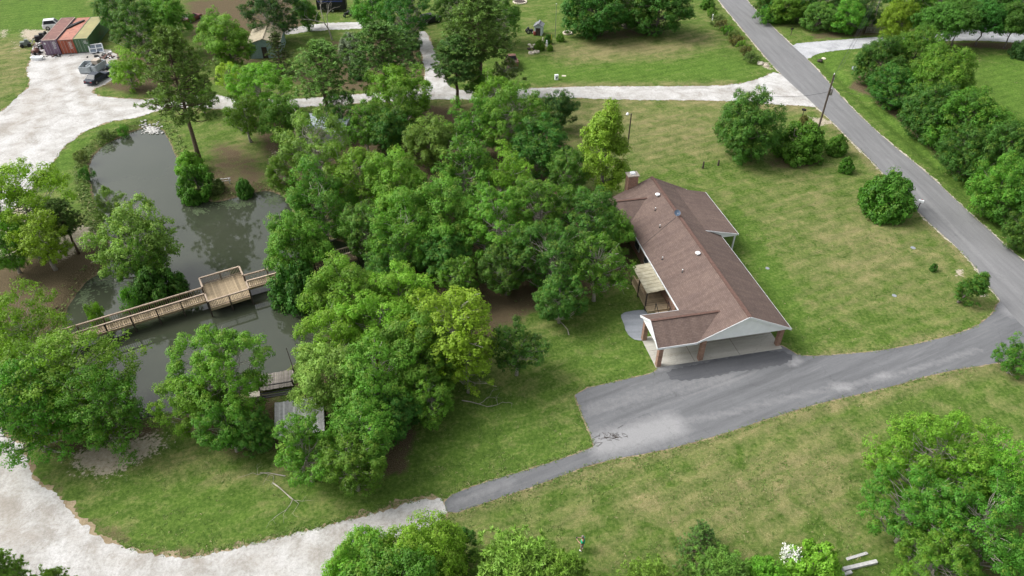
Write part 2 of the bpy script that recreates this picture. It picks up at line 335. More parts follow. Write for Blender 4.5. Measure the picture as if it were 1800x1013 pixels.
def sheet(name, poly, z, mat, jit=.06, off=None, f=1.0, step=.22, parent=None, worn=None):
    p = chaikin(poly, 1); p = resample(p, step)
    if area(p) < 0: p = p[::-1]
    d = wob(p[:, 0], p[:, 1], f) * jit * .6 + wob(p[:, 1] + 50, p[:, 0], f * 2.7) * jit * .55 + wob(p[:, 1] - 31, p[:, 0] + 9, f * 7) * jit * .45
    p = offset(p, d + (off or 0))
    me = bpy.data.meshes.new(name)
    if worn is None:
        me.from_pydata([(x, y, z) for x, y in p], [], [tuple(range(len(p)))])
    else:                                         # clip a grid to the outline so that wear can be stored on its points
        import bmesh
        from mathutils.geometry import delaunay_2d_cdt
        x0, y0 = p.min(0); x1, y1 = p.max(0); g = .5 if 'asphalt' in name else 1.0
        X, Y = np.meshgrid(np.arange(x0, x1, g), np.arange(y0, y1, g)); q = np.stack([X.ravel(), Y.ravel()], 1)
        q = q[sdf(q[:, 0], q[:, 1], p) < -.3]
        allp = [Vector(t) for t in np.concatenate([p, q])]; n = len(p)
        v, e, fc, *_ = delaunay_2d_cdt(allp, [(i, (i + 1) % n) for i in range(n)], [tuple(range(n))], 1, 1e-4)
        me.from_pydata([(a.x, a.y, z) for a in v], [], [tuple(t) for t in fc])
        vv = np.array([(a.x, a.y) for a in v]); w = np.zeros(len(vv))
        for (pts, wd, st) in worn:
            L = W2(pts); dd = np.full(len(vv), 1e9)
            for a, b in zip(L[:-1], L[1:]):
                ee = b - a; t = np.clip(((vv - a) @ ee) / (ee @ ee), 0, 1); dd = np.minimum(dd, np.hypot(*(vv - a - t[:, None] * ee).T))
            w = np.maximum(w, st * np.exp(-(dd / wd) ** 2))
        at_ = me.attributes.new('worn', 'FLOAT', 'POINT'); at_.data.foreach_set('value', w.astype(np.float32))
    me.materials.append(mat); me.update()
    if me.polygons and me.polygons[0].normal.z < 0: me.flip_normals()
    o = link(name, me, parent); o['kind'] = 'structure'
    return o
# ------------------------------------------------------------------ the ground sheet: pond basin, ditch, and where soil shows
def axis(lo, hi, step, far):
    a = list(np.arange(lo, hi + .01, step)); s = step; x = hi
    while x < far: s *= 1.35; x += s; a.append(x)
    s = step; x = lo; pre = []
    while x > -far: s *= 1.35; x -= s; pre.append(x)
    return np.array(pre[::-1] + a)
gx = axis(-118, 118, .55, 900); gy = axis(14, 172, .55, 900)
GX, GY = np.meshgrid(gx, gy); fx, fy = GX.ravel(), GY.ravel()
sd_pond = sdf(fx, fy, POND[::2]) + wob(fx, fy, .8) * .18
gz = np.where(sd_pond < 0, -.6 + np.clip(sd_pond, -3, 0) * .45, -.6 + .6 * np.clip(sd_pond / 1.5, 0, 1) ** .8)
def near_line(pts):
    L = W2(pts); d = np.full(fx.shape, 1e9)
    for a, b in zip(L[:-1], L[1:]):
        e = b - a; t = np.clip(((fx - a[0]) * e[0] + (fy - a[1]) * e[1]) / (e @ e), 0, 1)
        d = np.minimum(d, np.hypot(fx - a[0] - t * e[0], fy - a[1] - t * e[1]))
    return d
DITCH = [(1452, 112), (1520, 178), (1600, 245), (1720, 356), (1800, 428), (1900, 515)]
d_ditch = near_line(DITCH); gz = gz - .38 * np.exp(-(d_ditch / .95) ** 2)
masks = {k: np.zeros(fx.shape) for k in ('lush', 'dry', 'litter', 'sand', 'mud')}
def patch(kind, pts, soft=1.5, s=1.0):
    P = W2(pts); c = P.mean(0); lim = np.abs(P - c).max() + 12
    near = (np.abs(fx - c[0]) < lim) & (np.abs(fy - c[1]) < lim)
    d = sdf(fx[near], fy[near], P); v = np.zeros(fx.shape); v[near] = s * np.clip(.5 - d / (2 * soft), 0, 1)
    masks[kind] = np.maximum(masks[kind], v)
# brown leaf litter and bare soil under the trees
patch('litter', [(440, 215), (560, 195), (760, 185), (990, 235), (1010, 330), (1120, 430), (1108, 490), (1040, 520), (960, 530), (920, 560), (850, 620), (720, 690), (640, 740), (560, 740), (500, 700), (640, 470), (640, 430), (500, 340)], 2.5, .95)
patch('litter', [(372, 240), (430, 250), (480, 290), (505, 345), (420, 350), (360, 362), (340, 330), (350, 280)], 2.5, .6)
patch('litter', [(-20, 470), (60, 455), (180, 430), (198, 470), (140, 510), (110, 560), (100, 620), (40, 620), (-20, 560)], 1.5, 1)
patch('litter', [(80, 700), (150, 700), (235, 742), (300, 728), (400, 700), (480, 690), (520, 780), (420, 800), (300, 740), (270, 770), (180, 800), (70, 790), (30, 740)], 1.6, .95)
patch('litter', [(665, 700), (720, 700), (728, 770), (712, 830), (680, 835), (660, 790)], 1.0, 1)
patch('litter', [(320, 0), (560, -10), (560, 40), (500, 60), (460, 110), (380, 120), (330, 60)], 3, .8)
patch('litter', [(160, 95), (260, 90), (330, 150), (250, 168), (170, 155)], 1.2, .7)
patch('litter', [(560, 70), (760, 60), (760, 160), (600, 165), (500, 150)], 2, .65)
patch('litter', [(1040, 55), (1160, 45), (1180, 62), (1080, 72), (1010, 70)], 1.5, .55)
patch('litter', [(1490, 150), (1530, 170), (1620, 250), (1700, 320), (1760, 380), (1820, 430), (1840, 400), (1760, 330), (1640, 200), (1560, 90)], 1.2, .9)
patch('litter', [(1420, 60), (1540, 45), (1545, 64), (1430, 70)], .8, .6)
patch('litter', [(1650, 74), (1800, 74), (1800, 90), (1720, 86)], .8, .7)
patch('litter', [(1550, 860), (1700, 760), (1810, 800), (1810, 1030), (1600, 1010)], 2.2, .7)
patch('litter', [(60, 838), (118, 884), (180, 950), (290, 979), (346, 982), (340, 965), (250, 955), (180, 920), (130, 880), (90, 840), (60, 810)], .9, .75)
patch('litter', [(1340, 280), (1440, 270), (1450, 290), (1400, 300), (1350, 295)], .8, .6)
patch('litter', [(1548, 372), (1590, 365), (1600, 392), (1560, 395)], .8, .55)
# pale sand and rubble
patch('sand', [(85, 440), (130, 400), (165, 395), (175, 420), (140, 440), (105, 460)], 1.3, .9)
patch('sand', [(-30, 380), (40, 360), (60, 390), (25, 450), (-30, 480)], 2, 1)
patch('sand', [(120, 800), (200, 770), (280, 760), (300, 780), (240, 820), (180, 845), (130, 830)], 1.4, .8)
patch('sand', [(36, 52), (90, 52), (88, 60), (50, 72), (36, 66)], 1, .8)
patch('sand', [(0, 52), (14, 52), (12, 66), (0, 66)], 1.2, .8)
patch('sand', [(14, 70), (40, 74), (44, 96), (20, 92)], 2, .55)
patch('sand', [(480, 250), (500, 290), (488, 320), (470, 300)], 1.0, .7)
patch('sand', [(1420, 205), (1450, 208), (1470, 218), (1440, 222)], .6, .8)
patch('sand', [(1330, 105), (1352, 110), (1362, 126), (1338, 118)], .6, .7)
patch('sand', [(1676, 474), (1692, 474), (1696, 486), (1682, 486)], .5, .9)
patch('sand', [(1730, 515), (1742, 520), (1735, 524), (1720, 520)], .4, .8)
patch('sand', [(1140, 595), (1160, 620), (1162, 640), (1145, 625)], .5, .6)
patch('mud', [(1005, 690), (1012, 688), (1050, 784), (1040, 790)], .3, .6)
# dry straw
patch('dry', [(960, 178), (1260, 180), (1280, 260), (1200, 290), (1110, 290), (1000, 240)], 5, .62)
patch('dry', [(1380, 300), (1520, 320), (1640, 440), (1600, 560), (1450, 560), (1400, 430)], 6, .45)
patch('dry', [(1050, 860), (1250, 840), (1420, 760), (1500, 780), (1480, 880), (1300, 930), (1090, 920)], 3.5, .62)
patch('dry', [(820, 910), (1060, 870), (1060, 960), (960, 930)], 3, .4)
patch('dry', [(960, 80), (1180, 68), (1250, 60), (1200, 100), (1000, 110)], 4, .85)
patch('dry', [(750, 175), (830, 178), (850, 200), (800, 215), (750, 205)], 2, .9)
patch('dry', [(400, 250), (450, 260), (440, 330), (390, 320)], 2, .6)
patch('dry', [(0, 70), (60, 70), (50, 130), (0, 180)], 4, .7)
patch('dry', [(880, 650), (960, 620), (1010, 690), (960, 760), (850, 770)], 4, .25)
patch('dry', [(260, 800), (420, 800), (470, 870), (350, 860)], 2.5, .45)
patch('dry', [(1690, 85), (1760, 95), (1740, 120), (1690, 110)], 3, .5)
for L, wd in (([(786, 909), (950, 853), (1150, 797), (1350, 738), (1550, 687), (1760, 640)], 1.2), ([(990, 150), (1290, 148)], 1.6), ([(990, 180), (1290, 182), (1400, 192)], 2.0), ([(1440, 195), (1553, 310), (1700, 458)], 1.2), ([(1410, 632), (1540, 622), (1680, 590)], .9)):
    masks['dry'] = np.maximum(masks['dry'], .75 * np.exp(-(near_line(L) / wd) ** 2))
# strong green
patch('lush', [(0, 0), (150, -5), (140, 40), (60, 52), (0, 50)], 6, .95)
patch('lush', [(905, 110), (1000, 115), (1250, 95), (1330, 110), (1300, 146), (1000, 148), (930, 140)], 4, .75)
patch('lush', [(1290, 380), (1330, 420), (1410, 560), (1400, 620), (1370, 560), (1300, 440)], 2.2, .9)
patch('lush', [(1430, 92), (1500, 90), (1470, 130), (1520, 190), (1700, 350), (1640, 300), (1500, 190), (1430, 110)], 2, .8)
patch('lush', [(1700, 90), (1830, 90), (1830, 230), (1760, 240), (1720, 160)], 4, .9)
patch('lush', [(740, 720), (960, 640), (1140, 590), (1140, 640), (1000, 690), (1030, 780), (800, 860), (600, 890)], 5, .55)
patch('lush', [(200, 880), (420, 830), (640, 860), (560, 910), (330, 950)], 3, .45)
patch('lush', [(84, 290), (130, 245), (200, 218), (180, 240), (140, 260), (120, 320), (90, 330)], 1.2, .75)
masks['lush'] = np.maximum(masks['lush'], .8 * np.exp(-(d_ditch / 2.0) ** 2))
masks['mud'] = np.maximum(masks['mud'], np.clip(1 - np.abs(sd_pond + .1) / .55, 0, 1) * .9); masks['mud'] = np.maximum(masks['mud'], (sd_pond < -.3) * 1.0)
nx, ny = len(gx), len(gy)
me = bpy.data.meshes.new('ground')
me.vertices.add(nx * ny); me.vertices.foreach_set('co', np.stack([fx, fy, gz], 1).astype(np.float32).ravel())
ii = (np.arange(ny - 1)[:, None] * nx + np.arange(nx - 1)[None]).ravel()
quads = np.stack([ii, ii + 1, ii + nx + 1, ii + nx], 1).astype(np.int32)
me.loops.add(quads.size); me.loops.foreach_set('vertex_index', quads.ravel())
me.polygons.add(len(quads)); me.polygons.foreach_set('loop_start', np.arange(0, quads.size, 4, dtype=np.int32)); me.polygons.foreach_set('loop_total', np.full(len(quads), 4, np.int32))
for k, v in masks.items(): me.attributes.new(k, 'FLOAT', 'POINT').data.foreach_set('value', v.astype(np.float32))
me.polygons.foreach_set('use_smooth', [True] * len(me.polygons)); me.materials.append(M_ground); me.update(); me.validate()
tag(link('ground', me), kind='structure')
def ground_z(x, y):
    d = float(sdf(np.array([x]), np.array([y]), POND[::2])[0])
    return -.6 + max(d, -3) * .45 if d < 0 else -.6 + .6 * min(d / 1.5, 1) ** .8
wp = offset(resample(POND, .8), .6)
wme = bpy.data.meshes.new('pond_water'); wme.from_pydata([(x, y, -.62) for x, y in wp], [], [tuple(range(len(wp)))]); wme.materials.append(M_water); wme.update()
if wme.polygons[0].normal.z < 0: wme.flip_normals()
tag(link('pond_water', wme), kind='structure')
sheet('road_shoulder', ROAD, .006, M_sandy, .26, .2)
sheet('driveway_shoulder', DRIVE, .007, M_shoulder, .14, .09, 1.6)
sheet('lane_shoulder', GRAVEL_LOW, .008, M_shoulder, .5, .2, .9)
sheet('gravel_road_shoulder', GRAVEL_LOT, .008, M_shoulder, .4, .12, .9)
sheet('gravel_road', GRAVEL_LOT, .012, M_gravel, .34, 0, .7, .3, worn=[([(760, 168), (985, 164), (1150, 165), (1290, 165), (1380, 160)], .45, .6), ([(300, 178), (440, 186), (600, 178), (745, 168)], .5, .7),
    ([(120, 118), (140, 150), (150, 185), (260, 187)], .7, .6), ([(95, 115), (105, 160), (80, 200), (40, 250), (0, 300)], .8, .5), ([(60, 160), (50, 200), (10, 230)], 1.5, .7), ([(165, 100), (200, 108)], 2.0, .9), ([(757, 60), (770, 140)], .35, .8), ([(70, 75), (75, 95)], 1.2, .8), ([(160, 158), (195, 150)], 1.0, .8)])
sheet('gravel_lane', GRAVEL_LOW, .013, M_gravel, .32, 0, .8, .2, worn=[([(770, 893), (650, 925), (560, 955), (450, 985), (330, 1000), (200, 985), (110, 930), (40, 860), (0, 800)], .4, .55),
    ([(770, 905), (640, 950), (560, 985), (470, 1010)], .4, .5), ([(0, 880), (20, 900), (10, 940)], 1.0, .9), ([(10, 950), (60, 940)], .7, .8), ([(345, 985), (350, 1005)], .3, 1.0)])
sheet('dirt_track', TRACK, .012, M_gravel, .35, 0, 1.1)
sheet('gravel_driveway', DRIVE_NE, .014, M_gravel2, .18, 0, 1.0)
sheet('asphalt_driveway', DRIVE, .019, M_drive, .05, 0, 1.5, worn=[
    ([(1060, 780), (1120, 765), (1180, 748)], 1.6, 1.25), ([(1180, 745), (1290, 725), (1380, 700), (1480, 680), (1560, 662), (1640, 640), (1720, 615)], .5, .6),
    ([(1470, 680), (1490, 682)], .7, 1), ([(1545, 664), (1560, 660)], .5, 1), ([(1392, 640), (1404, 632)], .5, 1.1), ([(1160, 646), (1180, 645)], .5, .9),
    ([(1770, 545), (1790, 548)], 1.2, 1.1), ([(1040, 720), (1150, 690), (1280, 665)], 1.3, .5), ([(800, 885), (900, 850)], .8, .45)])
sheet('asphalt_road', ROAD, .026, M_road, .06, 0, 1.3, worn=[([(1560, 280), (1640, 365), (1720, 450), (1790, 515)], .5, .55), ([(1345, 105), (1400, 160), (1440, 195)], .6, .6)])

M_patch = asphalt_mat('sealed_asphalt', (.078, .081, .090), (.118, .121, .130), (.17, .17, .175), streak_rot=R(15), pale_amt=.3)
sheet('driveway_patch', W2([(1166, 650), (1250, 634), (1368, 611), (1402, 629), (1370, 646), (1300, 654), (1240, 668), (1180, 672)]), .023, M_patch, .22, -.1, 1.4, .2)
# ------------------------------------------------------------------ foliage and bark materials
def leaf_mat(name, trans=.28, rough=.55):
    m, nt, b = newmat(name); oi = N(nt, 'ShaderNodeObjectInfo'); a = N(nt, 'ShaderNodeAttribute'); a.attribute_name = 'tint'
    a2 = N(nt, 'ShaderNodeAttribute'); a2.attribute_name = 'warm'
    v = math_(nt, 'MULTIPLY_ADD', a.outputs['Fac'], 1.0); nt.nodes[-1].inputs[2].default_value = .48
    h = N(nt, 'ShaderNodeHueSaturation'); nt.links.new(oi.outputs['Color'], h.inputs['Color']); nt.links.new(v, h.inputs['Value'])
    hu = math_(nt, 'MULTIPLY_ADD', oi.outputs['Random'], .026); nt.nodes[-1].inputs[2].default_value = .489; nt.links.new(hu, h.inputs['Hue'])
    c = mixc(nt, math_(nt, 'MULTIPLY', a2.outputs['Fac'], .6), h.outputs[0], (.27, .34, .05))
    nt.links.new(c, b.inputs['Base Color']); b.inputs['Roughness'].default_value = rough; b.inputs['Specular IOR Level'].default_value = .28
    t = N(nt, 'ShaderNodeBsdfTranslucent'); nt.links.new(mixc(nt, 1.0, c, (1.2, 1.25, .6), 'MULTIPLY'), t.inputs['Color'])
    mx = N(nt, 'ShaderNodeMixShader'); mx.inputs[0].default_value = trans
    nt.links.new(b.outputs[0], mx.inputs[1]); nt.links.new(t.outputs[0], mx.inputs[2]); nt.links.new(mx.outputs[0], nt.nodes['Material Output'].inputs['Surface'])
    return m
M_leaf = leaf_mat('leaves', .34); M_needle = leaf_mat('needles', .2, .6)
M_bark = plain('bark_grey', (.16, .14, .12), .9, .45, 4, bmp=.5); M_pinebark = plain('bark_pine', (.12, .085, .06), .95, .5, 4, bmp=.5); M_palebark = plain('bark_pale', (.34, .31, .27), .9, .35, 3, bmp=.4)
M_flower = plain('blossom', (.78, .78, .72), .7, .1, 5)

def leaves_mesh(name, pos, nrm, L, Wd, tint, warm, rs, mat, tan=None, fold=.18):
    n = len(pos); nrm = nrm / np.maximum(np.linalg.norm(nrm, axis=1), 1e-6)[:, None]
    r = rs.normal(size=(n, 3)) if tan is None else tan
    t = r - nrm * np.sum(r * nrm, 1)[:, None]; t /= np.maximum(np.linalg.norm(t, axis=1), 1e-6)[:, None]
    b = np.cross(nrm, t); L = np.asarray(L).reshape(-1, 1) * np.ones((n, 1)); Wd = np.asarray(Wd).reshape(-1, 1) * np.ones((n, 1))
    V = np.empty((n, 4, 3)); V[:, 0] = pos - t * L * .5; V[:, 1] = pos + b * Wd * .5 + nrm * Wd * fold + t * L * .06; V[:, 2] = pos + t * L * .5; V[:, 3] = pos - b * Wd * .5 + nrm * Wd * fold + t * L * .06
    me = bpy.data.meshes.new(name); me.vertices.add(n * 4); me.vertices.foreach_set('co', V.astype(np.float32).ravel())
    me.loops.add(n * 4); me.loops.foreach_set('vertex_index', np.arange(n * 4, dtype=np.int32)); me.polygons.add(n)
    me.polygons.foreach_set('loop_start', np.arange(0, n * 4, 4, dtype=np.int32)); me.polygons.foreach_set('loop_total', np.full(n, 4, np.int32))
    for k, v in (('tint', tint), ('warm', warm)): me.attributes.new(k, 'FLOAT', 'POINT').data.foreach_set('value', np.repeat(v, 4).astype(np.float32))
    me.materials.append(mat); me.update(); return me
def sprigs(centers, radii, per, nleaf, spread, rs, flat=.8, shell=.55):
    """sprig centres on the outer shell of each clump, then leaves round every sprig; returns positions, normals, tint, warm"""
    C = np.repeat(centers, per, 0); Rr = np.repeat(radii, per)
    d = rs.normal(size=(len(C), 3)); d[:, 2] += .35; d /= np.linalg.norm(d, axis=1)[:, None]
    rad = Rr * (shell + (1 - shell) * rs.rand(len(C)) ** .6)
    S = C + d * rad[:, None] * np.array([1, 1, flat])
    ct = np.repeat(rs.rand(len(centers)), per); st = np.clip(.5 * ct + .5 * rs.rand(len(S)), 0, 1); up = np.clip(d[:, 2], 0, 1)
    P = np.repeat(S, nleaf, 0); D = np.repeat(d, nleaf, 0)
    o = rs.normal(size=P.shape); o /= np.linalg.norm(o, axis=1)[:, None]
    P = P + o * (spread * rs.rand(len(P)) ** .5)[:, None]
    nr = D * .7 + o * .5 + np.array([0, 0, .55]) + rs.normal(size=P.shape) * .35
    tint = np.clip(np.repeat(st, nleaf) * .7 + rs.rand(len(P)) * .35, 0, 1)
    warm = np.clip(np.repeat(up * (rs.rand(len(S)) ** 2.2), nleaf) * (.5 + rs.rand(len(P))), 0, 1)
    return P, nr, tint, warm
def limbs(mb, h, fork, targets, r0, rs, wig=.25, n=6, top=None, lean=(0, 0), thin=.022):
    """tapered trunk from the ground, limbs from the trunk to every target"""
    top = top if top is not None else h * .72; pts = []; rad = []; k = 7
    for i in range(k):
        t = i / (k - 1); pts.append(Vector((lean[0] * t + rs.normal() * wig * .35 * (t > 0), lean[1] * t + rs.normal() * wig * .35 * (t > 0), top * t - .3 * (i == 0)))); rad.append(r0 * (1.35 if i == 0 else 1 - .78 * t))
    mb.tube(pts, rad, n + 2)
    for T in targets:
        T = Vector(T); zt = max(fork, min(top * .97, T.z - (.25 + .5 * rs.rand()) * math.hypot(T.x, T.y))); t = zt / top; f = t * (k - 1); i = min(int(f), k - 2)
        p0 = pts[i].lerp(pts[i + 1], f - i); d = T - p0; r = max(thin * 1.6, rad[i] * .42 * min(1, d.length / 4))
        q = [p0, p0 + d * .33 + Vector((rs.normal() * wig, rs.normal() * wig, -.1 * d.length * rs.rand() + rs.normal() * wig * .4)), p0 + d * .68 + Vector((rs.normal() * wig, rs.normal() * wig, rs.normal() * wig * .5)), T]
        mb.tube(q, [r, r * .72, r * .45, thin], n - 1, False)
        for _ in range(2):                            # side twigs
            j = q[2] if rs.rand() < .6 else q[1]; e = j + Vector(rs.normal(size=3) * .55 + np.array([0, 0, .25])) * min(1.0, d.length * .35)
            mb.tube([j, (j + e) / 2 + Vector(rs.normal(size=3) * .06), e], [r * .34, r * .24, thin * .6], 4, False)
PROTO = {}
def extent(pos):                                      # true half-width, height and centre of a crown
    r = np.percentile(np.hypot(pos[:, 0], pos[:, 1]), 96); z1 = np.percentile(pos[:, 2], 99.3); z0 = np.percentile(pos[:, 2], 2)
    return float(r), float(z1), float((z0 + z1) / 2 / z1)
def broadleaf(key, seed, Rr=4.2, H=10.0, base=.22, nc=95, per=28, nl=14, leaf=.215, clump=.25, flat=.75, loose=0.0, bark=None, cone=0.0, r0=.26, drop=0.0, warm=1.0, lobes=5, limb_frac=.6, spread=.33, twig=0, lamp=.55):
    rs = np.random.RandomState(seed); z0, z1 = H * base, H; zc = (z0 + z1) / 2; rv = (z1 - z0) / 2
    ph = rs.uniform(0, 6.28, 8); am = rs.uniform(.06, .2, 8)
    d = rs.normal(size=(nc * 3, 3)); d[:, 2] = d[:, 2] + .25; d /= np.linalg.norm(d, axis=1)[:, None]
    # spread the clump directions evenly
    keep = [0]
    for i in range(1, len(d)):
        if len(keep) >= nc: break
        if (d[keep] @ d[i]).max() < math.cos(1.45 / math.sqrt(nc)) or rs.rand() < .25: keep.append(i)
    d = d[keep]; az = np.arctan2(d[:, 1], d[:, 0]); el = np.arcsin(d[:, 2])
    lob = 1 + sum(am[k] * np.sin((k % lobes + 1) * az + ph[k] + 1.7 * el * (k % 3 - 1)) for k in range(8)) * lamp
    rr = lob * np.where(rs.rand(len(d)) < .22, rs.uniform(.35, .72, len(d)), rs.uniform(.76, .97, len(d)))
    P = np.stack([d[:, 0] * Rr * rr, d[:, 1] * Rr * rr, zc + d[:, 2] * rv * rr], 1)
    if cone: P[:, :2] *= (1 - cone * np.clip((P[:, 2] - z0) / (z1 - z0), 0, 1))[:, None] * (1 + cone * .35)
    if drop: P[:, 2] -= drop * (np.hypot(P[:, 0], P[:, 1]) / Rr) ** 2
    cr = Rr * clump * rs.uniform(.6, 1.25, len(P)); k = rs.rand(len(P)) > loose; P, cr = P[k], cr[k]; P[:, 2] = np.maximum(P[:, 2], cr * .45)
    q = sprigs(P, cr, per, nl, spread, rs, flat)
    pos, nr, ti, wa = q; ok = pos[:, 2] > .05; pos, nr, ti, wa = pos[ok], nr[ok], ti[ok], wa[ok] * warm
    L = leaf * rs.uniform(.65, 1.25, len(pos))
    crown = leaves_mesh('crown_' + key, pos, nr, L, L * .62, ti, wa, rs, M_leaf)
    mb = MB(); sel = rs.rand(len(P)) < limb_frac; tw = P[rs.randint(0, len(P), twig)]; tw = np.array([0, 0, zc]) + (tw - [0, 0, zc]) * rs.uniform(1.12, 1.3, (twig, 1)) if twig else tw; limbs(mb, H, H * max(base, .02) * .8, np.concatenate([P[sel], tw]), r0, rs, .22, 6)
    PROTO[key] = (crown, mb.mesh('trunk_' + key, bark or M_bark, True), *extent(pos))
def pine(key, seed, Rr=3.6, H=15.0, base=.42, nb=84, tufts=20, needles=26, ln=.38, r0=.24, dense=1.0, topround=1.0, wd=.08):
    rs = np.random.RandomState(seed); mb = MB(); cs = []; ups = []
    lean = rs.normal(size=2) * .25; tp = [Vector((lean[0] * t + .06 * rs.normal(), lean[1] * t + .06 * rs.normal(), (H - .6) * t - .3 * (t == 0))) for t in np.linspace(0, 1, 9)]
    mb.tube(tp, [r0 * (1.25 if i == 0 else 1 - .86 * i / 8) for i in range(9)], 8)
    for b in range(nb):
        lay = max(7, nb // 9); t = min(.985, max(.01, ((b % lay) + .5 + rs.normal() * .14) / lay)) if topround and base > .2 else (b + rs.rand()) / nb; z = H * (base + (1 - base) * t ** .85) - .8; az = b * 2.4 + rs.normal() * .3
        prof = (1 - t) ** .55 * (.55 + .45 * min(1, t * 4)) if topround else (1 - t) * .95
        ln_b = Rr * max(.16, prof) * rs.uniform(.65, 1.1); u = z / (H - .6) * 8; i = min(7, max(0, int(u))); p0 = tp[i].lerp(tp[i + 1], min(1, u - i))
        rise = rs.uniform(.0, .35) + .4 * t; e = p0 + Vector((math.cos(az) * ln_b, math.sin(az) * ln_b, rise * ln_b)); m = p0.lerp(e, .55) + Vector((0, 0, -.12 * ln_b))
        r = .02 + .016 * ln_b; mb.tube([p0, m, e], [r, r * .65, .018], 5, False)
        for k in range(int(tufts * dense * max(.45, ln_b / Rr) + .5)):
            s = rs.rand() ** .55 * .78 + .25; q = p0.lerp(m, s / .55) if s < .55 else m.lerp(e, (s - .55) / .45)
            off = Vector(rs.normal(size=3)) * (.16 + .12 * ln_b) ; off.z = abs(off.z) * .45 + .05; c = q + off; cs.append(tuple(c)); ups.append((off.x, off.y, off.z + .35))
            if k % 2 == 0: mb.tube([q, c], [.02, .012], 3, False)
    C = np.array(cs); U = np.array(ups); U /= np.linalg.norm(U, axis=1)[:, None]; n = len(C)
    tt = rs.rand(n); P = np.repeat(C, needles, 0); D = rs.normal(size=P.shape) + np.repeat(U, needles, 0) * 1.1; D /= np.linalg.norm(D, axis=1)[:, None]
    Ls = ln * rs.uniform(.7, 1.2, len(P)); pos = P + D * (Ls * .5)[:, None]; nr = np.cross(D, rs.normal(size=D.shape)) 
    nr[:, 2] = np.abs(nr[:, 2]) + .1
    tint = np.clip(np.repeat(tt, needles) * .7 + rs.rand(len(P)) * .35, 0, 1); warm = np.repeat((rs.rand(n) ** 2.5), needles) * .35
    crown = leaves_mesh('crown_' + key, pos, nr, Ls, wd * rs.uniform(.7, 1.3, len(P)), tint, warm, rs, M_needle, tan=D, fold=0)
    PROTO[key] = (crown, mb.mesh('trunk_' + key, M_pinebark, True), *extent(pos))
broadleaf('round_a', 11, base=.08, loose=.12, bark=M_palebark, limb_frac=.85); broadleaf('round_b', 12, base=.12, nc=85, loose=.16, lobes=3, bark=M_palebark, limb_frac=.9, clump=.23, twig=14); broadleaf('round_c', 13, base=.06, nc=105, clump=.24, lobes=4)
broadleaf('mass_a', 14, lamp=.4, base=.0, nc=120, clump=.24, Rr=4.6, H=9); broadleaf('mass_b', 15, lamp=.4, base=.0, nc=120, clump=.22, Rr=4.6, H=9, lobes=4)
broadleaf('scrub_a', 16, Rr=2.2, H=2.4, nc=46, per=18, nl=8, base=.0, clump=.24, leaf=.17, r0=.05, spread=.22, warm=.8, loose=.3, lobes=3); broadleaf('scrub_b', 17, Rr=2.2, H=2.0, nc=40, per=18, nl=8, base=.0, clump=.22, leaf=.16, r0=.05, spread=.26, warm=.8, loose=.38)
broadleaf('big_a', 21, Rr=6.2, H=14, nc=150, per=30, nl=14, clump=.175, leaf=.225, base=.06, r0=.34, loose=.14, bark=M_palebark, limb_frac=.9); broadleaf('big_b', 22, Rr=6.2, H=14, nc=140, per=30, nl=14, clump=.17, leaf=.225, base=.1, r0=.34, loose=.22, lobes=3, bark=M_palebark, limb_frac=1, twig=22)
broadleaf('loose_a', 31, nc=70, loose=.18, clump=.25, per=22, bark=M_palebark, limb_frac=.95, leaf=.24, nl=14, twig=22); broadleaf('loose_b', 32, nc=75, loose=.25, clump=.22, per=20, bark=M_palebark, limb_frac=1, leaf=.225, nl=14, twig=26)
broadleaf('cone_a', 41, Rr=3.0, H=11, nc=85, cone=.64, clump=.24, base=.03, lamp=.3, per=24, warm=1.6)
broadleaf('feather_a', 51, Rr=5.4, H=12, nc=150, flat=.30, clump=.22, per=26, nl=9, leaf=.22, base=.12, drop=1.2, r0=.3, limb_frac=.9, bark=M_palebark); broadleaf('feather_b', 52, Rr=5.0, H=11, nc=120, flat=.32, clump=.23, per=24, nl=9, leaf=.22, base=.1, drop=1.0, loose=.1, limb_frac=.9, bark=M_palebark)
broadleaf('shrub_a', 61, lamp=.15, Rr=2.2, H=3.0, nc=85, per=28, nl=9, base=-.55, clump=.26, leaf=.20, r0=.09, spread=.2, warm=.6); broadleaf('shrub_b', 62, lamp=.18, Rr=2.0, H=2.9, nc=85, per=28, nl=9, base=-.5, clump=.27, leaf=.18, r0=.08, spread=.2, lobes=3, warm=.6)
broadleaf('vase_a', 71, Rr=4.0, H=8, nc=80, base=.34, flat=.7, clump=.26, per=26, r0=.13, warm=.2)
pine('pine_a', 81); pine('pine_b', 82, Rr=4.0, H=14, base=.34, nb=90, tufts=15); pine('pine_c', 83, Rr=3.2, H=7, base=.06, nb=95, tufts=20, needles=30, ln=.38, r0=.14); pine('cedar_a', 84, Rr=2.2, H=7.5, base=.04, nb=90, tufts=11, needles=20, ln=.2, r0=.12, topround=0, wd=.06)
TINT = dict(mid=(.106, .258, .024), bright=(.150, .330, .026), light=(.175, .325, .058), dark=(.068, .188, .025), deep=(.042, .115, .023), lime=(.195, .350, .022), gold=(.265, .405, .034),
            pine=(.125, .232, .046), pined=(.085, .172, .036), pineb=(.150, .290, .042), silver=(.18, .235, .155), cedar=(.058, .100, .026), rust=(.13, .13, .035), olive=(.125, .195, .048))
_tc = 0
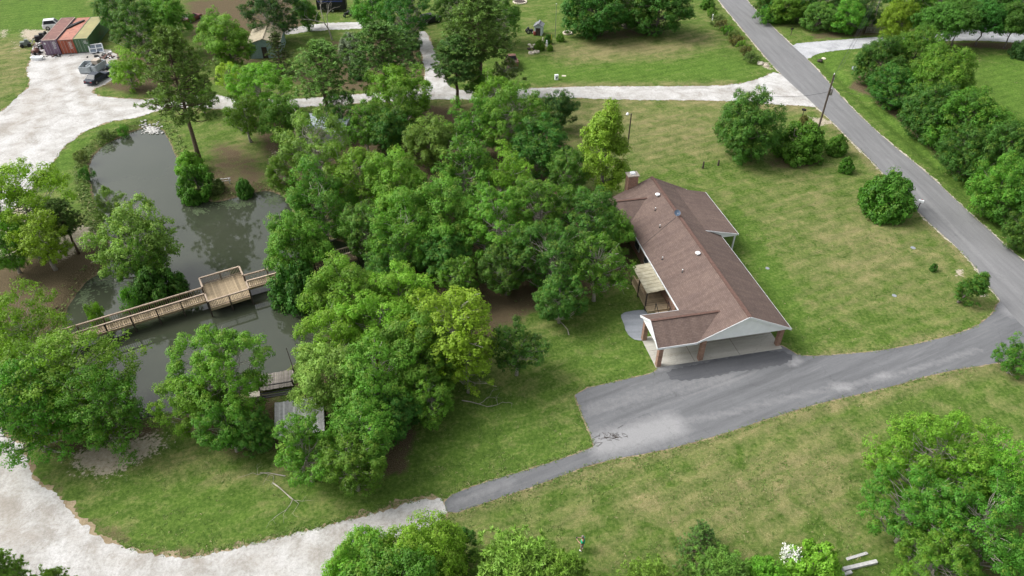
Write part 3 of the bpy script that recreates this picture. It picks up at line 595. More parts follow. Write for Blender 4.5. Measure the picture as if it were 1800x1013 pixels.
def tree(cx, cy, rw, h, kind, tint, label, name='broadleaf_tree', cat='tree', group=None, frac=None, gz=None):
    """crown centre seen at photo point (cx, cy), crown half-width rw photo pixels, height h metres"""
    global _tc; _tc += 1
    crown, trunk, R0, H0, f0 = PROTO[kind]; f = f0 if frac is None else frac
    p = at(cx, cy, h * f); g = ground_z(p.x, p.y) if gz is None else gz; r = rw / ppm(cx, cy, h * f)
    if kind.split('_')[0] in ('round', 'big', 'mass', 'loose', 'feather'):    # crowns no taller than they are wide; the sight line to the crown stays
        h = min(h, 2.05 * r + .9); p = at(cx, cy, h * f); r = rw / ppm(cx, cy, h * f); g = ground_z(p.x, p.y) if gz is None else gz
    rs = random.Random(cx * 131 + cy * 17 + 5); t = empty(name, (p.x, p.y, g), rs.uniform(0, 6.283), label, cat, group)
    s = (r / R0, r / R0 * rs.uniform(.92, 1.08), (h - g) / H0)
    a = link('trunk', trunk, t); b = link('crown', crown, t); a.scale = s; b.scale = s
    c = TINT[tint]; k = rs.uniform(.82, 1.2); b.color = (c[0] * k * rs.uniform(.92, 1.1), c[1] * k, c[2] * k, 1)
    return t
WOOD = 'trees of the grove between pond and house'; ROW = 'trees along the far side of the road'; LAWN = 'trees and shrubs on the house lawn'; TOP = 'trees around the neighbouring yard'; POOL = 'trees on the pond bank'; LOW = 'trees along the lower edge'
for a in [
 # around the containers, top left
 (204, 18, 40, 12, 'big_a', 'dark', 'dark broadleaf tree rising right behind the green container'),
 (238, 48, 50, 14, 'big_b', 'dark', 'tall dark tree at the right end of the container row'),
 (285, 40, 46, 13, 'round_c', 'mid', 'mid green tree between the container trees and the brown clearing'),
 (222, 118, 33, 6.5, 'round_a', 'bright', 'low bright green tree beside the dark sedan'),
 (260, 8, 40, 12, 'round_b', 'dark', 'dark tree behind the container trees at top edge'),
 (398, 72, 48, 9, 'round_c', 'mid', 'round mid green tree left of the tan metal roof'),
 (372, 42, 26, 7, 'round_a', 'bright', 'small bright tree beside the red vehicle'),
 (404, 136, 30, 7, 'loose_b', 'gold', 'small yellow leaved tree beside the gravel lane above the pond'),
 (455, 150, 52, 8, 'round_b', 'bright', 'bright green spreading tree in front of the gravel lane left of two pines'),
 (428, 196, 40, 8, 'loose_a', 'mid', 'loose green tree below the yellow leaved tree'),
 (350, 165, 26, 6, 'round_a', 'mid', 'small green tree behind the tall pondside pine'),
 (475, 12, 52, 11, 'big_a', 'deep', 'very dark oak over the tan metal roofed shed'),
 (538, 22, 24, 7, 'round_c', 'mid', 'slim green tree between dark oak and bare tree'),
 (652, 18, 42, 9, 'round_a', 'mid', 'green tree right of the parked motorbike'),
 (672, 4, 32, 9, 'round_c', 'bright', 'bright topped tree at the upper edge right of the motorbike'),
 (715, 20, 46, 11, 'big_b', 'dark', 'dark tree right of the bright topped tree at upper edge'),
 (718, 78, 24, 8, 'round_c', 'deep', 'dark evergreen column beside the narrow white drive'),
 (700, 160, 58, 9, 'round_b', 'bright', 'bright tree in front of the gravel lane, left of the narrow drive'),
 (692, 205, 52, 9, 'round_a', 'mid', 'mid green tree just below the gravel lane left of the dry patch'),
 (640, 215, 40, 8, 'loose_a', 'mid', 'loose crowned tree next to the pale metal roof'),
 (500, 210, 44, 8, 'round_c', 'mid', 'mid green tree left of the pale metal roof'),
 (600, 190, 34, 7, 'loose_b', 'dark', 'thin dark tree above the pale metal roof'),
 (838, 138, 30, 9, 'loose_a', 'mid', 'green tree on the lane in front of the tall olive pines'),
 (872, 22, 46, 12, 'big_b', 'dark', 'dark tree behind the tall olive pines near the white garden shed'),
 (800, 8, 42, 12, 'big_a', 'dark', 'dark tree at upper edge left of the tall olive pines'),
 (890, 128, 30, 6, 'loose_b', 'olive', 'thin olive tree beside the rusty truck'),
 (1048, 12, 58, 10, 'mass_a', 'dark', 'left of the two big oaks on the neighbouring lawn'),
 (1160, 8, 56, 10, 'mass_b', 'dark', 'right of the two big oaks on the neighbouring lawn'),
 (1105, -8, 56, 11, 'big_a', 'dark', 'oak behind and between the two big lawn oaks')]: tree(*a, group=TOP)
for a in [
 (303, 130, 62, 18, 'pine_b', 'pine', 'tall single pine leaning over the pond beside the gravel road'),
 (562, 122, 62, 12, 'pine_b', 'pine', 'left of the two broad pines by the gravel lane'),
 (670, 88, 66, 13, 'pine_b', 'pine', 'right of the two broad pines by the gravel lane'),
 (842, 48, 64, 16, 'pine_a', 'pine', 'tall olive pine beside the neighbouring lawn'),
 (800, 100, 44, 11, 'pine_a', 'pined', 'shorter pine between the narrow drive and the tall olive pine'),
 (108, 380, 30, 7, 'pine_a', 'pined', 'dark pine behind the bright trees at the left edge')]: tree(*a, name='pine_tree', cat='pine', group='tall pines')
tree(490, 98, 30, 7, 'cedar_a', 'cedar', 'dark cone shaped cedar in front of the tan metal roof', 'cedar_tree', 'cedar', TOP)
tree(617, 84, 23, 5, 'shrub_b', 'silver', 'silvery grey green shrub between the two broad pines', 'silver_shrub', 'shrub', TOP)
tree(628, 121, 16, 3, 'shrub_a', 'deep', 'dark blue green bush below the silvery shrub', 'dark_bush', 'bush', TOP)
for i, a in enumerate([
 # the grove
 (552, 250, 72, 11, 'loose_b', 'light', 'pale feathery green tree at the upper left corner of the grove'),
 (755, 245, 46, 12, 'round_c', 'light', 'light green tree at the top middle of the grove below the dry patch'),
 (500, 300, 34, 8, 'round_b', 'mid', 'tree at the pond corner left of the pale feathery tree'),
 (625, 310, 60, 13, 'round_b', 'bright', 'bright yellow tipped tree in the upper left of the grove'),
 (560, 345, 70, 11, 'round_a', 'mid', 'mid green tree above the right boardwalk end'),
 (700, 330, 68, 13, 'round_c', 'bright', 'bright round tree in the upper middle of the grove'),
 (815, 300, 66, 13, 'loose_a', 'mid', 'grey limbed tree right of the bright round grove tree'),
 (690, 230, 40, 9, 'round_c', 'dark', 'dark tree in the gap above the bright yellow tipped tree'),
 (830, 220, 50, 11, 'round_a', 'mid', 'green tree at the upper right of the grove near the lane'),
 (905, 205, 62, 12, 'big_a', 'mid', 'large green tree at the top right of the grove beside the dry lawn'),
 (870, 170, 42, 10, 'round_b', 'bright', 'bright tree at the very top of the grove touching the lane'),
 (985, 190, 32, 8, 'round_c', 'deep', 'dark glossy tree at the upper right corner of the grove'),
 (945, 255, 52, 11, 'round_c', 'dark', 'dark tree left of the yellow cone tree'),
 (885, 315, 60, 13, 'round_a', 'bright', 'bright tipped tree in the right middle of the grove'),
 (1000, 300, 42, 9, 'round_b', 'dark', 'dark tree below the yellow cone tree near the chimney'),
 (950, 370, 66, 12, 'big_b', 'mid', 'large tree left of the house roof, middle of the grove edge'),
 (1030, 385, 62, 11, 'big_a', 'dark', 'large dark tree covering the left roof edge of the house'),
 (1078, 405, 42, 9, 'round_c', 'mid', 'mid green tree touching the house roof'),
 (1050, 460, 62, 10, 'loose_b', 'mid', 'grey twigged tree beside the covered deck of the house'),
 (970, 450, 70, 11, 'big_a', 'dark', 'big dark tree at the lower right of the grove above the lawn'),
 (985, 520, 46, 7, 'round_a', 'dark', 'low dark tree at the lawn edge left of the patio'),
 (870, 395, 72, 13, 'big_b', 'mid', 'large tree in the very middle of the grove right half'),
 (785, 380, 70, 13, 'round_c', 'mid', 'round tree in the centre of the grove'),
 (710, 402, 72, 13, 'round_a', 'mid', 'yellow tipped round tree right of the boardwalk end'),
 (640, 400, 48, 10, 'round_b', 'dark', 'dark tree directly over the boardwalk end'),
 (780, 445, 46, 10, 'round_c', 'dark', 'dark tree behind the yellow green tree in the lower grove'),
 (890, 465, 50, 10, 'round_b', 'dark', 'dark tree at the brown gap of the grove'),
 (525, 425, 58, 8, 'round_c', 'mid', 'bushy tree over the water covering the boardwalk'),
 (805, 480, 42, 11, 'loose_a', 'mid', 'thin tree poking up behind the yellow green tree'),
 (690, 455, 46, 10, 'round_a', 'dark', 'dark tree at the shore behind the bright lower grove tree')]): tree(*a, group=WOOD)
for a in [
 (612, 520, 74, 12, 'round_c', 'bright', 'bright green tree at the right shore of the pond'),
 (585, 588, 64, 11, 'round_b', 'bright', 'bright tree leaning over the lower right pond shore'),
 (702, 530, 66, 11, 'round_c', 'bright', 'bright tree between the right shore tree and the yellow green tree'),
 (752, 690, 52, 8, 'round_a', 'mid', 'mid green tree at the lawn edge right of the brown leaf patch'),
 (668, 570, 74, 12, 'round_a', 'bright', 'bright round tree in the middle of the lower grove'),
 (792, 570, 92, 12, 'loose_a', 'lime', 'yellow green open crowned tree with bare pale twigs'),
 (740, 620, 72, 10, 'round_c', 'mid', 'mid green tree below the yellow green tree'),
 (820, 640, 48, 8, 'loose_b', 'lime', 'small yellow green tree at the lawn edge'),
 (908, 605, 52, 8.5, 'loose_a', 'dark', 'thin leaning tree standing alone on the lawn left of the patio'),
 (588, 665, 72, 11, 'round_c', 'light', 'pale green tree beside the old weathered dock'),
 (660, 665, 78, 12, 'round_b', 'mid', 'mid green tree behind the grey plank shed'),
 (635, 745, 74, 10, 'round_a', 'mid', 'tree hiding the right half of the grey plank shed'),
 (532, 785, 66, 8, 'loose_a', 'mid', 'grey twigged tree in front of the grey plank shed'),
 (618, 812, 58, 8, 'round_b', 'mid', 'lowest tree of the grove above the gravel lane'),
 (690, 728, 48, 8, 'round_c', 'dark', 'dark tree at the brown leaf patch on the lawn')]: tree(*a, group='trees of the lower grove beside the pond')
for a in [
 (390, 645, 88, 12, 'big_b', 'bright', 'large bright tree standing at the lower pond shore left of the old dock'),
 (335, 705, 58, 9, 'round_b', 'bright', 'lower left neighbour of the large bright shore tree'),
 (398, 745, 56, 8, 'round_a', 'mid', 'mid green tree below the large bright shore tree'),
 (448, 760, 36, 5, 'round_c', 'dark', 'dark low tree left of the grey plank shed'),
 (105, 668, 112, 9, 'feather_a', 'bright', 'big feathery cypress covering the left end of the boardwalk'),
 (35, 580, 74, 9, 'feather_b', 'lime', 'yellow green feathery cypress at the left edge above the big one'),
 (170, 715, 82, 8, 'feather_b', 'mid', 'darker low feathery cypress at the lower pond shore'),
 (30, 715, 90, 10, 'feather_a', 'mid', 'feathery cypress at the left edge above the gravel lane'),
 (230, 405, 72, 9, 'loose_a', 'light', 'loose bright tree leaning over the pond left of the platform'),
 (250, 450, 42, 6, 'loose_b', 'mid', 'grey limbed small tree below the loose pondside tree'),
 (190, 355, 30, 6, 'loose_b', 'light', 'pale green thin tree on the left pond bank'),
 (38, 350, 72, 12.5, 'round_b', 'lime', 'bright yellow green tall tree at the left edge below the gravel lot'),
 (66, 410, 58, 12, 'loose_a', 'lime', 'tall bare trunked tree at the left edge on brown soil'),
 (8, 430, 46, 11, 'round_b', 'bright', 'bright tree cut by the left edge beside the bare trunked tree')]: tree(*a, group=POOL)
for a in [
 (272, 488, 42, 3.6, 'shrub_a', 'dark', 'dark dense bush standing in the pond left of the platform'),
 (520, 494, 46, 4.4, 'shrub_b', 'dark', 'dark dense bush over the water right of the platform'),
 (342, 318, 30, 3.6, 'shrub_a', 'mid', 'green bush at the foot of the leaning pine on the pond spit'),
 (330, 285, 22, 2.8, 'shrub_b', 'bright', 'small bright bush on the spit above the pine foot'),
 (428, 326, 15, 1.8, 'shrub_b', 'dark', 'small dark bush on the shore between spit and grove'),
 (375, 325, 18, 1.6, 'shrub_a', 'olive', 'low olive bush behind the log bench on the spit'),
 (222, 518, 22, 2.2, 'scrub_b', 'mid', 'low green bush behind the left boardwalk railing'),
 (166, 548, 20, 2.2, 'scrub_a', 'bright', 'small bright bush at the landward boardwalk railing'),
 (150, 302, 13, 1.4, 'scrub_a', 'dark', 'small dark reed bush halfway down the left pond bank'),
 (140, 272, 14, 1.4, 'scrub_b', 'olive', 'olive reed bush at the upper left pond bank'),
 (185, 234, 15, 1.1, 'scrub_b', 'olive', 'low weedy bush at the pond head beside the gravel'),
 (215, 226, 13, 1.0, 'scrub_a', 'mid', 'low green bush at the pond head near the white rubble')]: tree(*a, name='pond_bush', cat='bush', group='bushes on the pond bank')
tree(1062, 260, 43, 13, 'cone_a', 'gold', 'tall yellow cone shaped tree beside the lamp post', 'yellow_tree', 'tree', LAWN)
tree(1320, 216, 56, 9.5, 'mass_a', 'dark', 'single round tree on the upper lawn by the gravel junction', 'lawn_tree', 'tree', LAWN)
lean = tree(1700, 502, 22, 4.0, 'cone_a', 'dark', 'dark leaning cone shaped little tree at the driveway corner', 'leaning_conifer', 'tree', LAWN); lean.rotation_euler = (0, .42, 0)
for a in [(1405, 248, 45, 4.6, 'shrub_a', 'mid', 'wide round shrub below the utility pole'), (1472, 254, 18, 2.8, 'shrub_b', 'mid', 'small round shrub right of the wide one'),
 (1490, 290, 13, 2.0, 'shrub_a', 'mid', 'smallest young tree of the roadside shrub group'), (1566, 342, 46, 5.2, 'shrub_b', 'mid', 'big round shrub touching the road edge by the white mailbox'),
 (1528, 336, 16, 2.6, 'shrub_a', 'mid', 'small shrub against the left side of the big roadside shrub'),
 (1642, 470, 6, .9, 'shrub_a', 'dark', 'tiny round bush alone on the lawn near the road'), (1413, 212, 8, 1.6, 'shrub_b', 'rust', 'reddish little shrub beside the dark roadside mailbox'),
 (1792, 622, 32, 4.5, 'round_a', 'mid', 'tree cut by the right edge below the driveway mouth')]: tree(*a, name='lawn_shrub', cat='shrub', group=LAWN)
for a in [
 (1578, 34, 32, 9, 'mass_b', 'lime', 'yellow green tree at the far end of the roadside row by the gate'),
 (1552, 105, 44, 8, 'mass_a', 'dark', 'dense tree above the ditch at the upper end of the roadside row'),
 (1610, 95, 44, 9, 'mass_b', 'mid', 'olive bright tree second in the roadside row from the gate'),
 (1570, 150, 42, 6.5, 'mass_a', 'dark', 'low dark tree at the ditch edge below the dense upper tree'),
 (1655, 140, 58, 10, 'mass_b', 'mid', 'large bright tree in the middle of the roadside row'),
 (1640, 195, 50, 8, 'mass_a', 'dark', 'mid green tree at the ditch in the middle of the roadside row'),
 (1708, 215, 62, 9, 'mass_b', 'mid', 'large tree of the roadside row bordering the far lawn'),
 (1700, 265, 48, 7, 'mass_a', 'dark', 'low tree at the ditch below the large bordering tree'),
 (1775, 270, 54, 9, 'mass_b', 'dark', 'round tree at the right edge beside the far lawn'),
 (1762, 325, 52, 8, 'mass_a', 'mid', 'bright tree near the right edge above the ditch'),
 (1808, 345, 50, 9, 'mass_b', 'dark', 'tree cut by the right edge above the road'),
 (1806, 400, 34, 6, 'mass_a', 'dark', 'lowest tree of the roadside row cut by the right edge')]: tree(*a, group=ROW)
for a in [(1655, 32, 42, 8, 'vase_a', 'dark', 'first crape myrtle from the left behind the far lawn'), (1694, 26, 40, 8, 'vase_a', 'dark', 'second crape myrtle from the left behind the far lawn'),
 (1738, 26, 42, 8, 'vase_a', 'dark', 'third crape myrtle from the left behind the far lawn'), (1788, 30, 42, 8, 'vase_a', 'dark', 'rightmost crape myrtle behind the far lawn')]: tree(*a, name='crape_myrtle', cat='tree', group='crape myrtles beside the grey gravel drive')
for a in [(1386, 8, 34, 6, 'mass_a', 'mid', 'bushy tree at the upper edge right of the road'), (1350, -8, 30, 7, 'round_c', 'dark', 'dark tree at the upper edge nearest the road'), (1440, 28, 28, 5, 'mass_b', 'light', 'pale bushy tree left of the metal gate'),
 (1488, 26, 36, 6, 'mass_a', 'mid', 'green tree between pale bushy tree and gate'), (1524, 18, 26, 7, 'round_a', 'deep', 'dark tree right behind the metal gate'), (1430, -12, 40, 9, 'big_a', 'dark', 'dark tree behind the pale bushy tree at upper edge'), (1500, -14, 42, 9, 'big_b', 'deep', 'dark tree behind the far utility pole'),
 (1600, -14, 46, 10, 'big_a', 'dark', 'dark tree behind the yellow green gate tree'), (1660, -12, 50, 10, 'big_b', 'mid', 'green tree behind the first two crape myrtles'), (1730, -14, 50, 10, 'big_a', 'dark', 'dark tree behind the third crape myrtle'), (1795, -12, 50, 10, 'big_b', 'dark', 'dark tree in the upper right corner'),
 (1345, 28, 20, 3, 'scrub_a', 'mid', 'low bush at the road edge right of the asphalt at top'), (1362, 18, 20, 4, 'shrub_b', 'dark', 'dark bush at the top right road edge')]: tree(*a, group='trees beyond the road at the upper edge')
tree(1796, 86, 17, 3, 'shrub_a', 'deep', 'dark round bush at the right edge of the far lawn', 'dark_bush', 'bush', ROW)
tree(1244, 6, 13, 2, 'shrub_b', 'mid', 'green bush at the left road edge near the top', 'roadside_bush', 'bush', TOP)
for i, (x, y, t) in enumerate([(1252, 22, 'mid'), (1262, 34, 'olive'), (1272, 44, 'rust'), (1281, 52, 'mid'), (1290, 62, 'olive'), (1298, 70, 'rust'), (1306, 80, 'mid'), (1314, 90, 'rust'), (1322, 100, 'olive')]):
    tree(x, y, 12 + (i % 3) * 2, 1.9, 'scrub_' + 'ab'[i % 2], t, ['first', 'second', 'third', 'fourth', 'fifth', 'sixth', 'seventh', 'eighth', 'ninth'][i] + ' shrub from the top in the reddish roadside hedge row', 'hedge_shrub', 'shrub', 'reddish shrubs along the left road edge')
for a in [(985, 66, 7, 1.4, 'shrub_a', 'mid', 'round bush right of the yellow pole in the garden'), (948, 79, 9, 1.8, 'shrub_b', 'mid', 'largest round bush beside the rock garden'), (964, 69, 7, 1.6, 'shrub_a', 'dark', 'dark round bush behind the yellow pole'), (967, 84, 5, 1.1, 'shrub_b', 'mid', 'smallest round bush in front of the white figure'),
 (998, 58, 5, .5, 'shrub_a', 'rust', 'reddish plant inside the pale stone ring')]: tree(*a, name='garden_bush', cat='bush', group='round bushes in the neighbouring garden')
for a in [
 (640, 1004, 74, 8, 'mass_b', 'bright', 'bright tree at the lower edge over the gravel lane'),
 (742, 988, 78, 8, 'mass_a', 'bright', 'bright tree at the lower edge in front of the driveway end'),
 (690, 1050, 96, 8, 'mass_b', 'mid', 'mid green tree cut by the lower edge between two bright ones'),
 (812, 955, 30, 5, 'round_b', 'dark', 'dark leaved small tree between bright tree and pine at the lower edge')]: tree(*a, group=LOW)
for a in [(915, 1030, 92, 6.5, 'pine_c', 'pineb', 'broad young pine at the lower edge left of the person'), (1145, 1036, 50, 4.5, 'pine_c', 'pineb', 'young pine at the lower edge right of the person'), (1262, 1016, 60, 4, 'pine_c', 'pineb', 'wide low pine at the lower edge left of the white flowering bush'),
 (1232, 952, 40, 3.6, 'cedar_a', 'pined', 'dark small pine standing above the lower edge pines'), (18, 1012, 34, 9, 'pine_a', 'pineb', 'pine top cut by the lower left corner'), (112, 1036, 30, 8, 'pine_a', 'pineb', 'pine top at the lower edge right of the corner pine'), (985, 1040, 60, 7, 'pine_c', 'pineb', 'pine cut by the lower edge below the person')]: tree(*a, name='young_pine', cat='pine', group='young pines along the lower edge')
tree(1430, 994, 48, 3.4, 'shrub_a', 'bright', 'bright green bush at the lower edge with white flowering sprays beside it', 'bright_bush', 'bush', LOW)
tree(1345, 1015, 38, 3, 'shrub_b', 'bright', 'bright low bush left of the white flowering sprays', 'bright_bush', 'bush', LOW)
for a in [(1650, 805, 100, 11, 'big_a', 'bright', 'large bright tree in the lower right corner, uppermost crown'), (1740, 835, 88, 11, 'feather_a', 'bright', 'feathery bright tree at the right edge in the lower right corner'),
 (1615, 890, 82, 9, 'big_b', 'mid', 'left crown of the lower right tree group above the grey timbers'), (1720, 930, 104, 10, 'big_a', 'mid', 'front crown of the lower right tree group'), (1655, 985, 74, 7, 'big_b', 'mid', 'lowest crown of the lower right tree group beside the timbers')]: tree(*a, group='big trees in the lower right corner')
# white blossom sprays in the bush at the lower edge
fb = at(1392, 978, 2.2); rs_ = np.random.RandomState(5); mbf = MB(); fp = []
fl = empty('flowering_bush', (fb.x, fb.y, 0), 0, 'white flowering sprays rising from the bright bush at the lower edge', 'bush', LOW)
for k in range(9):
    a = rs_.uniform(0, 6.28); r = rs_.uniform(.1, .7); e = np.array([math.cos(a) * r, math.sin(a) * r, rs_.uniform(2.2, 3.3)]); mbf.tube([(0, 0, 0), tuple(e * [.4, .4, .6]), tuple(e)], [.03, .02, .008], 5, False)
    for q in range(60): fp.append(e * (.5 + .5 * rs_.rand()) + rs_.normal(size=3) * .13)
mbf.build('stem', M_bark, fl, True); fp = np.array(fp)
link('blossom', leaves_mesh('blossom', fp, rs_.normal(size=fp.shape) + [0, 0, .6], .14, .11, rs_.rand(len(fp)), rs_.rand(len(fp)), rs_, M_flower), fl)
# bare tree
mb = MB(); rs_ = np.random.RandomState(9); b0 = at(584, 70)
def grow(p, d, L, r, n):
    q = [p]; 
    for k in range(3): d = (d + Vector(rs_.normal(size=3)) * .16).normalized(); q.append(q[-1] + d * L / 3)
    mb.tube(q, [r, r * .85, r * .7, r * .55], 6, False)
    if n:
        for k in range(3 if n > 2 else 2): grow(q[-1 - (k % 2)], (d + Vector(rs_.normal(size=3)) * .5 + Vector((0, 0, .12))).normalized(), L * .68, r * .52, n - 1)
dt = empty('bare_tree', (b0.x, b0.y, 0), 0, 'leafless grey tree in front of the black trailer', 'tree', TOP)
grow(Vector((0, 0, -.2)), Vector((-.12, 0, 1)).normalized(), 3.6, .17, 4); mb.build('trunk', M_palebark, dt, True)
# ------------------------------------------------------------------ building materials
def shingle_mat():
    m, nt, b = newmat('brown_shingles'); uv = N(nt, 'ShaderNodeUVMap'); uv.uv_map = 'uv'; co = N(nt, 'ShaderNodeTexCoord').outputs['Object']
    br = N(nt, 'ShaderNodeTexBrick'); nt.links.new(uv.outputs[0], br.inputs['Vector'])
    for k, v in (('Color1', (.168, .122, .104, 1)), ('Color2', (.205, .152, .131, 1)), ('Mortar', (.125, .090, .078, 1)), ('Scale', 1.0), ('Mortar Size', .012), ('Bias', 0), ('Brick Width', .33), ('Row Height', .15)): br.inputs[k].default_value = v
    br.offset = .5
    n1 = noise(nt, co, .5, 5, .7).outputs['Fac']; n2 = noise(nt, co, 9, 4, .8).outputs['Fac']
    mp = N(nt, 'ShaderNodeMapping'); mp.inputs['Scale'].default_value = (1.6, .12, 1); nt.links.new(uv.outputs[0], mp.inputs['Vector'])
    st = noise(nt, mp.outputs[0], 1.2, 4, .6).outputs['Fac']                      # water streaks run down the slope
    c = mixc(nt, .55, br.outputs['Color'], ramp(nt, n1, [(.3, (.62, .60, .62)), (.7, (1, .98, .94))]).outputs[0], 'MULTIPLY')
    c = mixc(nt, .38, c, ramp(nt, st, [(.38, (.58, .58, .62)), (.58, (1, 1, 1))]).outputs[0], 'MULTIPLY')
    c = mixc(nt, .4, c, ramp(nt, n2, [(.3, (.6, .6, .6)), (.7, (1.05, 1.05, 1.05))]).outputs[0], 'MULTIPLY')
    nt.links.new(c, b.inputs['Base Color']); b.inputs['Roughness'].default_value = .9; b.inputs['Specular IOR Level'].default_value = .2
    bump(nt, b, math_(nt, 'ADD', br.outputs['Fac'], n2), .35, .02)
    return m
def brick_mat(name, c1, c2, mortar, w=.22, h=.075):
    m, nt, b = newmat(name); uv = N(nt, 'ShaderNodeUVMap'); uv.uv_map = 'uv'; co = N(nt, 'ShaderNodeTexCoord').outputs['Object']
    br = N(nt, 'ShaderNodeTexBrick'); nt.links.new(uv.outputs[0], br.inputs['Vector'])
    for k, v in (('Color1', (*c1, 1)), ('Color2', (*c2, 1)), ('Mortar', (*mortar, 1)), ('Scale', 1.0), ('Mortar Size', .008), ('Brick Width', w), ('Row Height', h)): br.inputs[k].default_value = v
    c = mixc(nt, .6, br.outputs['Color'], ramp(nt, noise(nt, co, 2.5, 5, .7).outputs['Fac'], [(.3, (.5, .5, .5)), (.7, (1.15, 1.1, 1.05))]).outputs[0], 'MULTIPLY')
    nt.links.new(c, b.inputs['Base Color']); b.inputs['Roughness'].default_value = .9; bump(nt, b, br.outputs['Fac'], -.4, .01)
    return m
M_shingle = shingle_mat(); M_brick = brick_mat('red_brick', (.24, .115, .075), (.33, .18, .12), (.36, .31, .27))
M_white = plain('white_paint', (.84, .86, .88), .5, .05, 2); M_trim = plain('white_trim', (.74, .76, .78), .5, .06, 2)
M_glass = plain('dark_glass', (.02, .024, .028), .35, .2, 1, spec=.25)
M_tin = plain('aged_panel_roof', (.37, .33, .22), .7, .22, 1.6, col2=(.42, .39, .29)); M_deck = wood('deck_wood', (.27, .205, .125), (.44, .35, .235)); M_rail = wood('rail_wood', (.33, .255, .19), (.50, .40, .32)); M_dark = plain('dark_wood', (.055, .042, .034), .85, .4, 4)
M_grey = wood('weathered_wood', (.33, .325, .32), (.60, .59, .59)); M_metal = plain('galvanised', (.45, .46, .47), .4, .15, 3, metal=.8); M_black = plain('black_stuff', (.018, .018, .020), .5, .3, 4); M_rubber = plain('rubber', (.02, .02, .02), .8, .2, 4)
M_cap = plain('ridge_shingle', (.115, .066, .052), .9, .3, 5); M_blue = plain('dish_blue', (.10, .14, .20), .4, .15, 3); M_limest = plain('pale_stone', (.62, .56, .46), .8, .2, 4, bmp=.3)
HZ = R(11.5); HO = at(1388, 574, 2.7)
house = empty('brick_house', (HO.x, HO.y, 0), HZ, 'long brick house with brown shingle roof and white gabled carport', 'house')
EV, RG, WD, LN, XR = 2.72, 4.98, 9.4, 25.5, -4.7            # eave and ridge height, width, length, ridge line
F0 = -.35                                                   # front edge of the roof
th = .14
def slope_z(x): return EV + (RG - EV) * (1 - abs(x - XR) / 4.7)
mb = MB()
mb.slab([(0, F0, EV), (0, LN, EV), (XR, LN, RG), (XR, F0, RG)], th)
mb.slab([(-WD, LN, EV), (-WD, F0, EV), (XR, F0, RG), (XR, LN, RG)], th, u0=.1)
roof = mb.build('roof', M_shingle, house)
# carport wing over the left front
WY, WR, WX, WH = 1.95, 4.08, -13.35, 2.33                   # ridge position, ridge height, outer end, half width
xin = -WD + 4.7 * (WR - EV) / (RG - EV)                     # where the wing ridge dies into the main slope
mb = MB(); e_ = .012
mb.slab([(WX, WY - WH, EV + e_), (-WD + .03, WY - WH, EV + e_), (xin, WY, WR + e_), (WX, WY, WR + e_)], th)
mb.slab([(-WD + .03, WY + WH, EV + e_), (WX, WY + WH, EV + e_), (WX, WY, WR + e_), (xin, WY, WR + e_)], th, u0=.17)
mb.build('wing_roof', M_shingle, house)
# rear left wing
BY, BR, BX, BH = 22.3, 4.15, -11.5, 2.95; bxin = -WD + 4.7 * (BR - EV) / (RG - EV)
mb = MB(); mb.slab([(BX, BY - BH, EV + e_), (-WD + .03, BY - BH, EV + e_), (bxin, BY, BR + e_), (BX, BY, BR + e_)], th); mb.slab([(-WD + .03, BY + BH, EV + e_), (BX, BY + BH, EV + e_), (BX, BY, BR + e_), (bxin, BY, BR + e_)], th, u0=.07)
mb.build('rear_wing_roof', M_shingle, house)
# porch roof, flatter than the main slope
px0, px1 = -2.05, 2.05; pz0 = slope_z(px0) + .03; pz1 = 2.70
mb = MB(); mb.slab([(px1, 15.3, pz1), (px1, 24.4, pz1), (px0, 24.4, pz0), (px0, 15.3, pz0)], .12); mb.build('porch_roof', M_shingle, house)
# ridge caps, proud of the slopes
mb = MB(); mb.beam((XR - .09, F0, RG + .02), (XR - .09, LN, RG + .02), .20, .05); mb.beam((XR + .09, F0 + .005, RG + .018), (XR + .09, LN - .005, RG + .018), .17, .05); mb.build('ridge_cap', M_cap, roof)
mb = MB(); mb.beam((WX, WY, WR + .03), (xin + .15, WY, WR + .03), .26, .05); mb.build('ridge_cap', M_cap, house)
mb = MB(); mb.beam((BX, BY, BR + .03), (bxin + .15, BY, BR + .03), .26, .05); mb.build('ridge_cap', M_cap, house)
# gable siding, fascias
mb = MB(); g0 = F0 + .22
mb.add([(-.35, g0, EV - .24), (-WD + .35, g0, EV - .24), (-WD + .35, g0, EV - .02), (XR, g0, RG - .17), (-.35, g0, EV - .02)], [(0, 1, 2, 3, 4)])
mb.add([(-.35, g0 + .1, EV - .24), (-WD + .35, g0 + .1, EV - .24), (-WD + .35, g0 + .1, EV - .02), (XR, g0 + .1, RG - .17), (-.35, g0 + .1, EV - .02)], [(4, 3, 2, 1, 0)])
mb.build('gable_siding', M_white, house)
mb = MB(); mb.add([(-WD + .3, LN - .3, 2.4), (-.3, LN - .3, 2.4), (-.3, LN - .3, EV - .1), (XR, LN - .3, RG - .2), (-WD + .3, LN - .3, EV - .1)], [(0, 1, 2, 3, 4)]); mb.build('gable_siding', M_white, house)
mb = MB(); gx_ = WX + .16
mb.prism([(0, 0)] * 0 or [(0, 0), (1, 0), (1, 1)], 0, .001) if 0 else None
mb.add([(gx_, WY - WH + .3, EV - .22), (gx_, WY + WH - .3, EV - .22), (gx_, WY + WH - .3, EV - .02), (gx_, WY, WR - .17), (gx_, WY - WH + .3, EV - .02)], [(0, 1, 2, 3, 4)]); mb.build('gable_siding', M_white, house)
mb = MB(); yy = 15.42; mb.add([(px1 - .1, yy, pz1 - .30), (px1 - .1, yy, pz1 - .09), (px0, yy, pz0 - .09), (-.1, yy, EV - .1), (.3, yy, pz1 - .30)], [(0, 1, 2, 3, 4)]); mb.build('gable_siding', M_white, house)
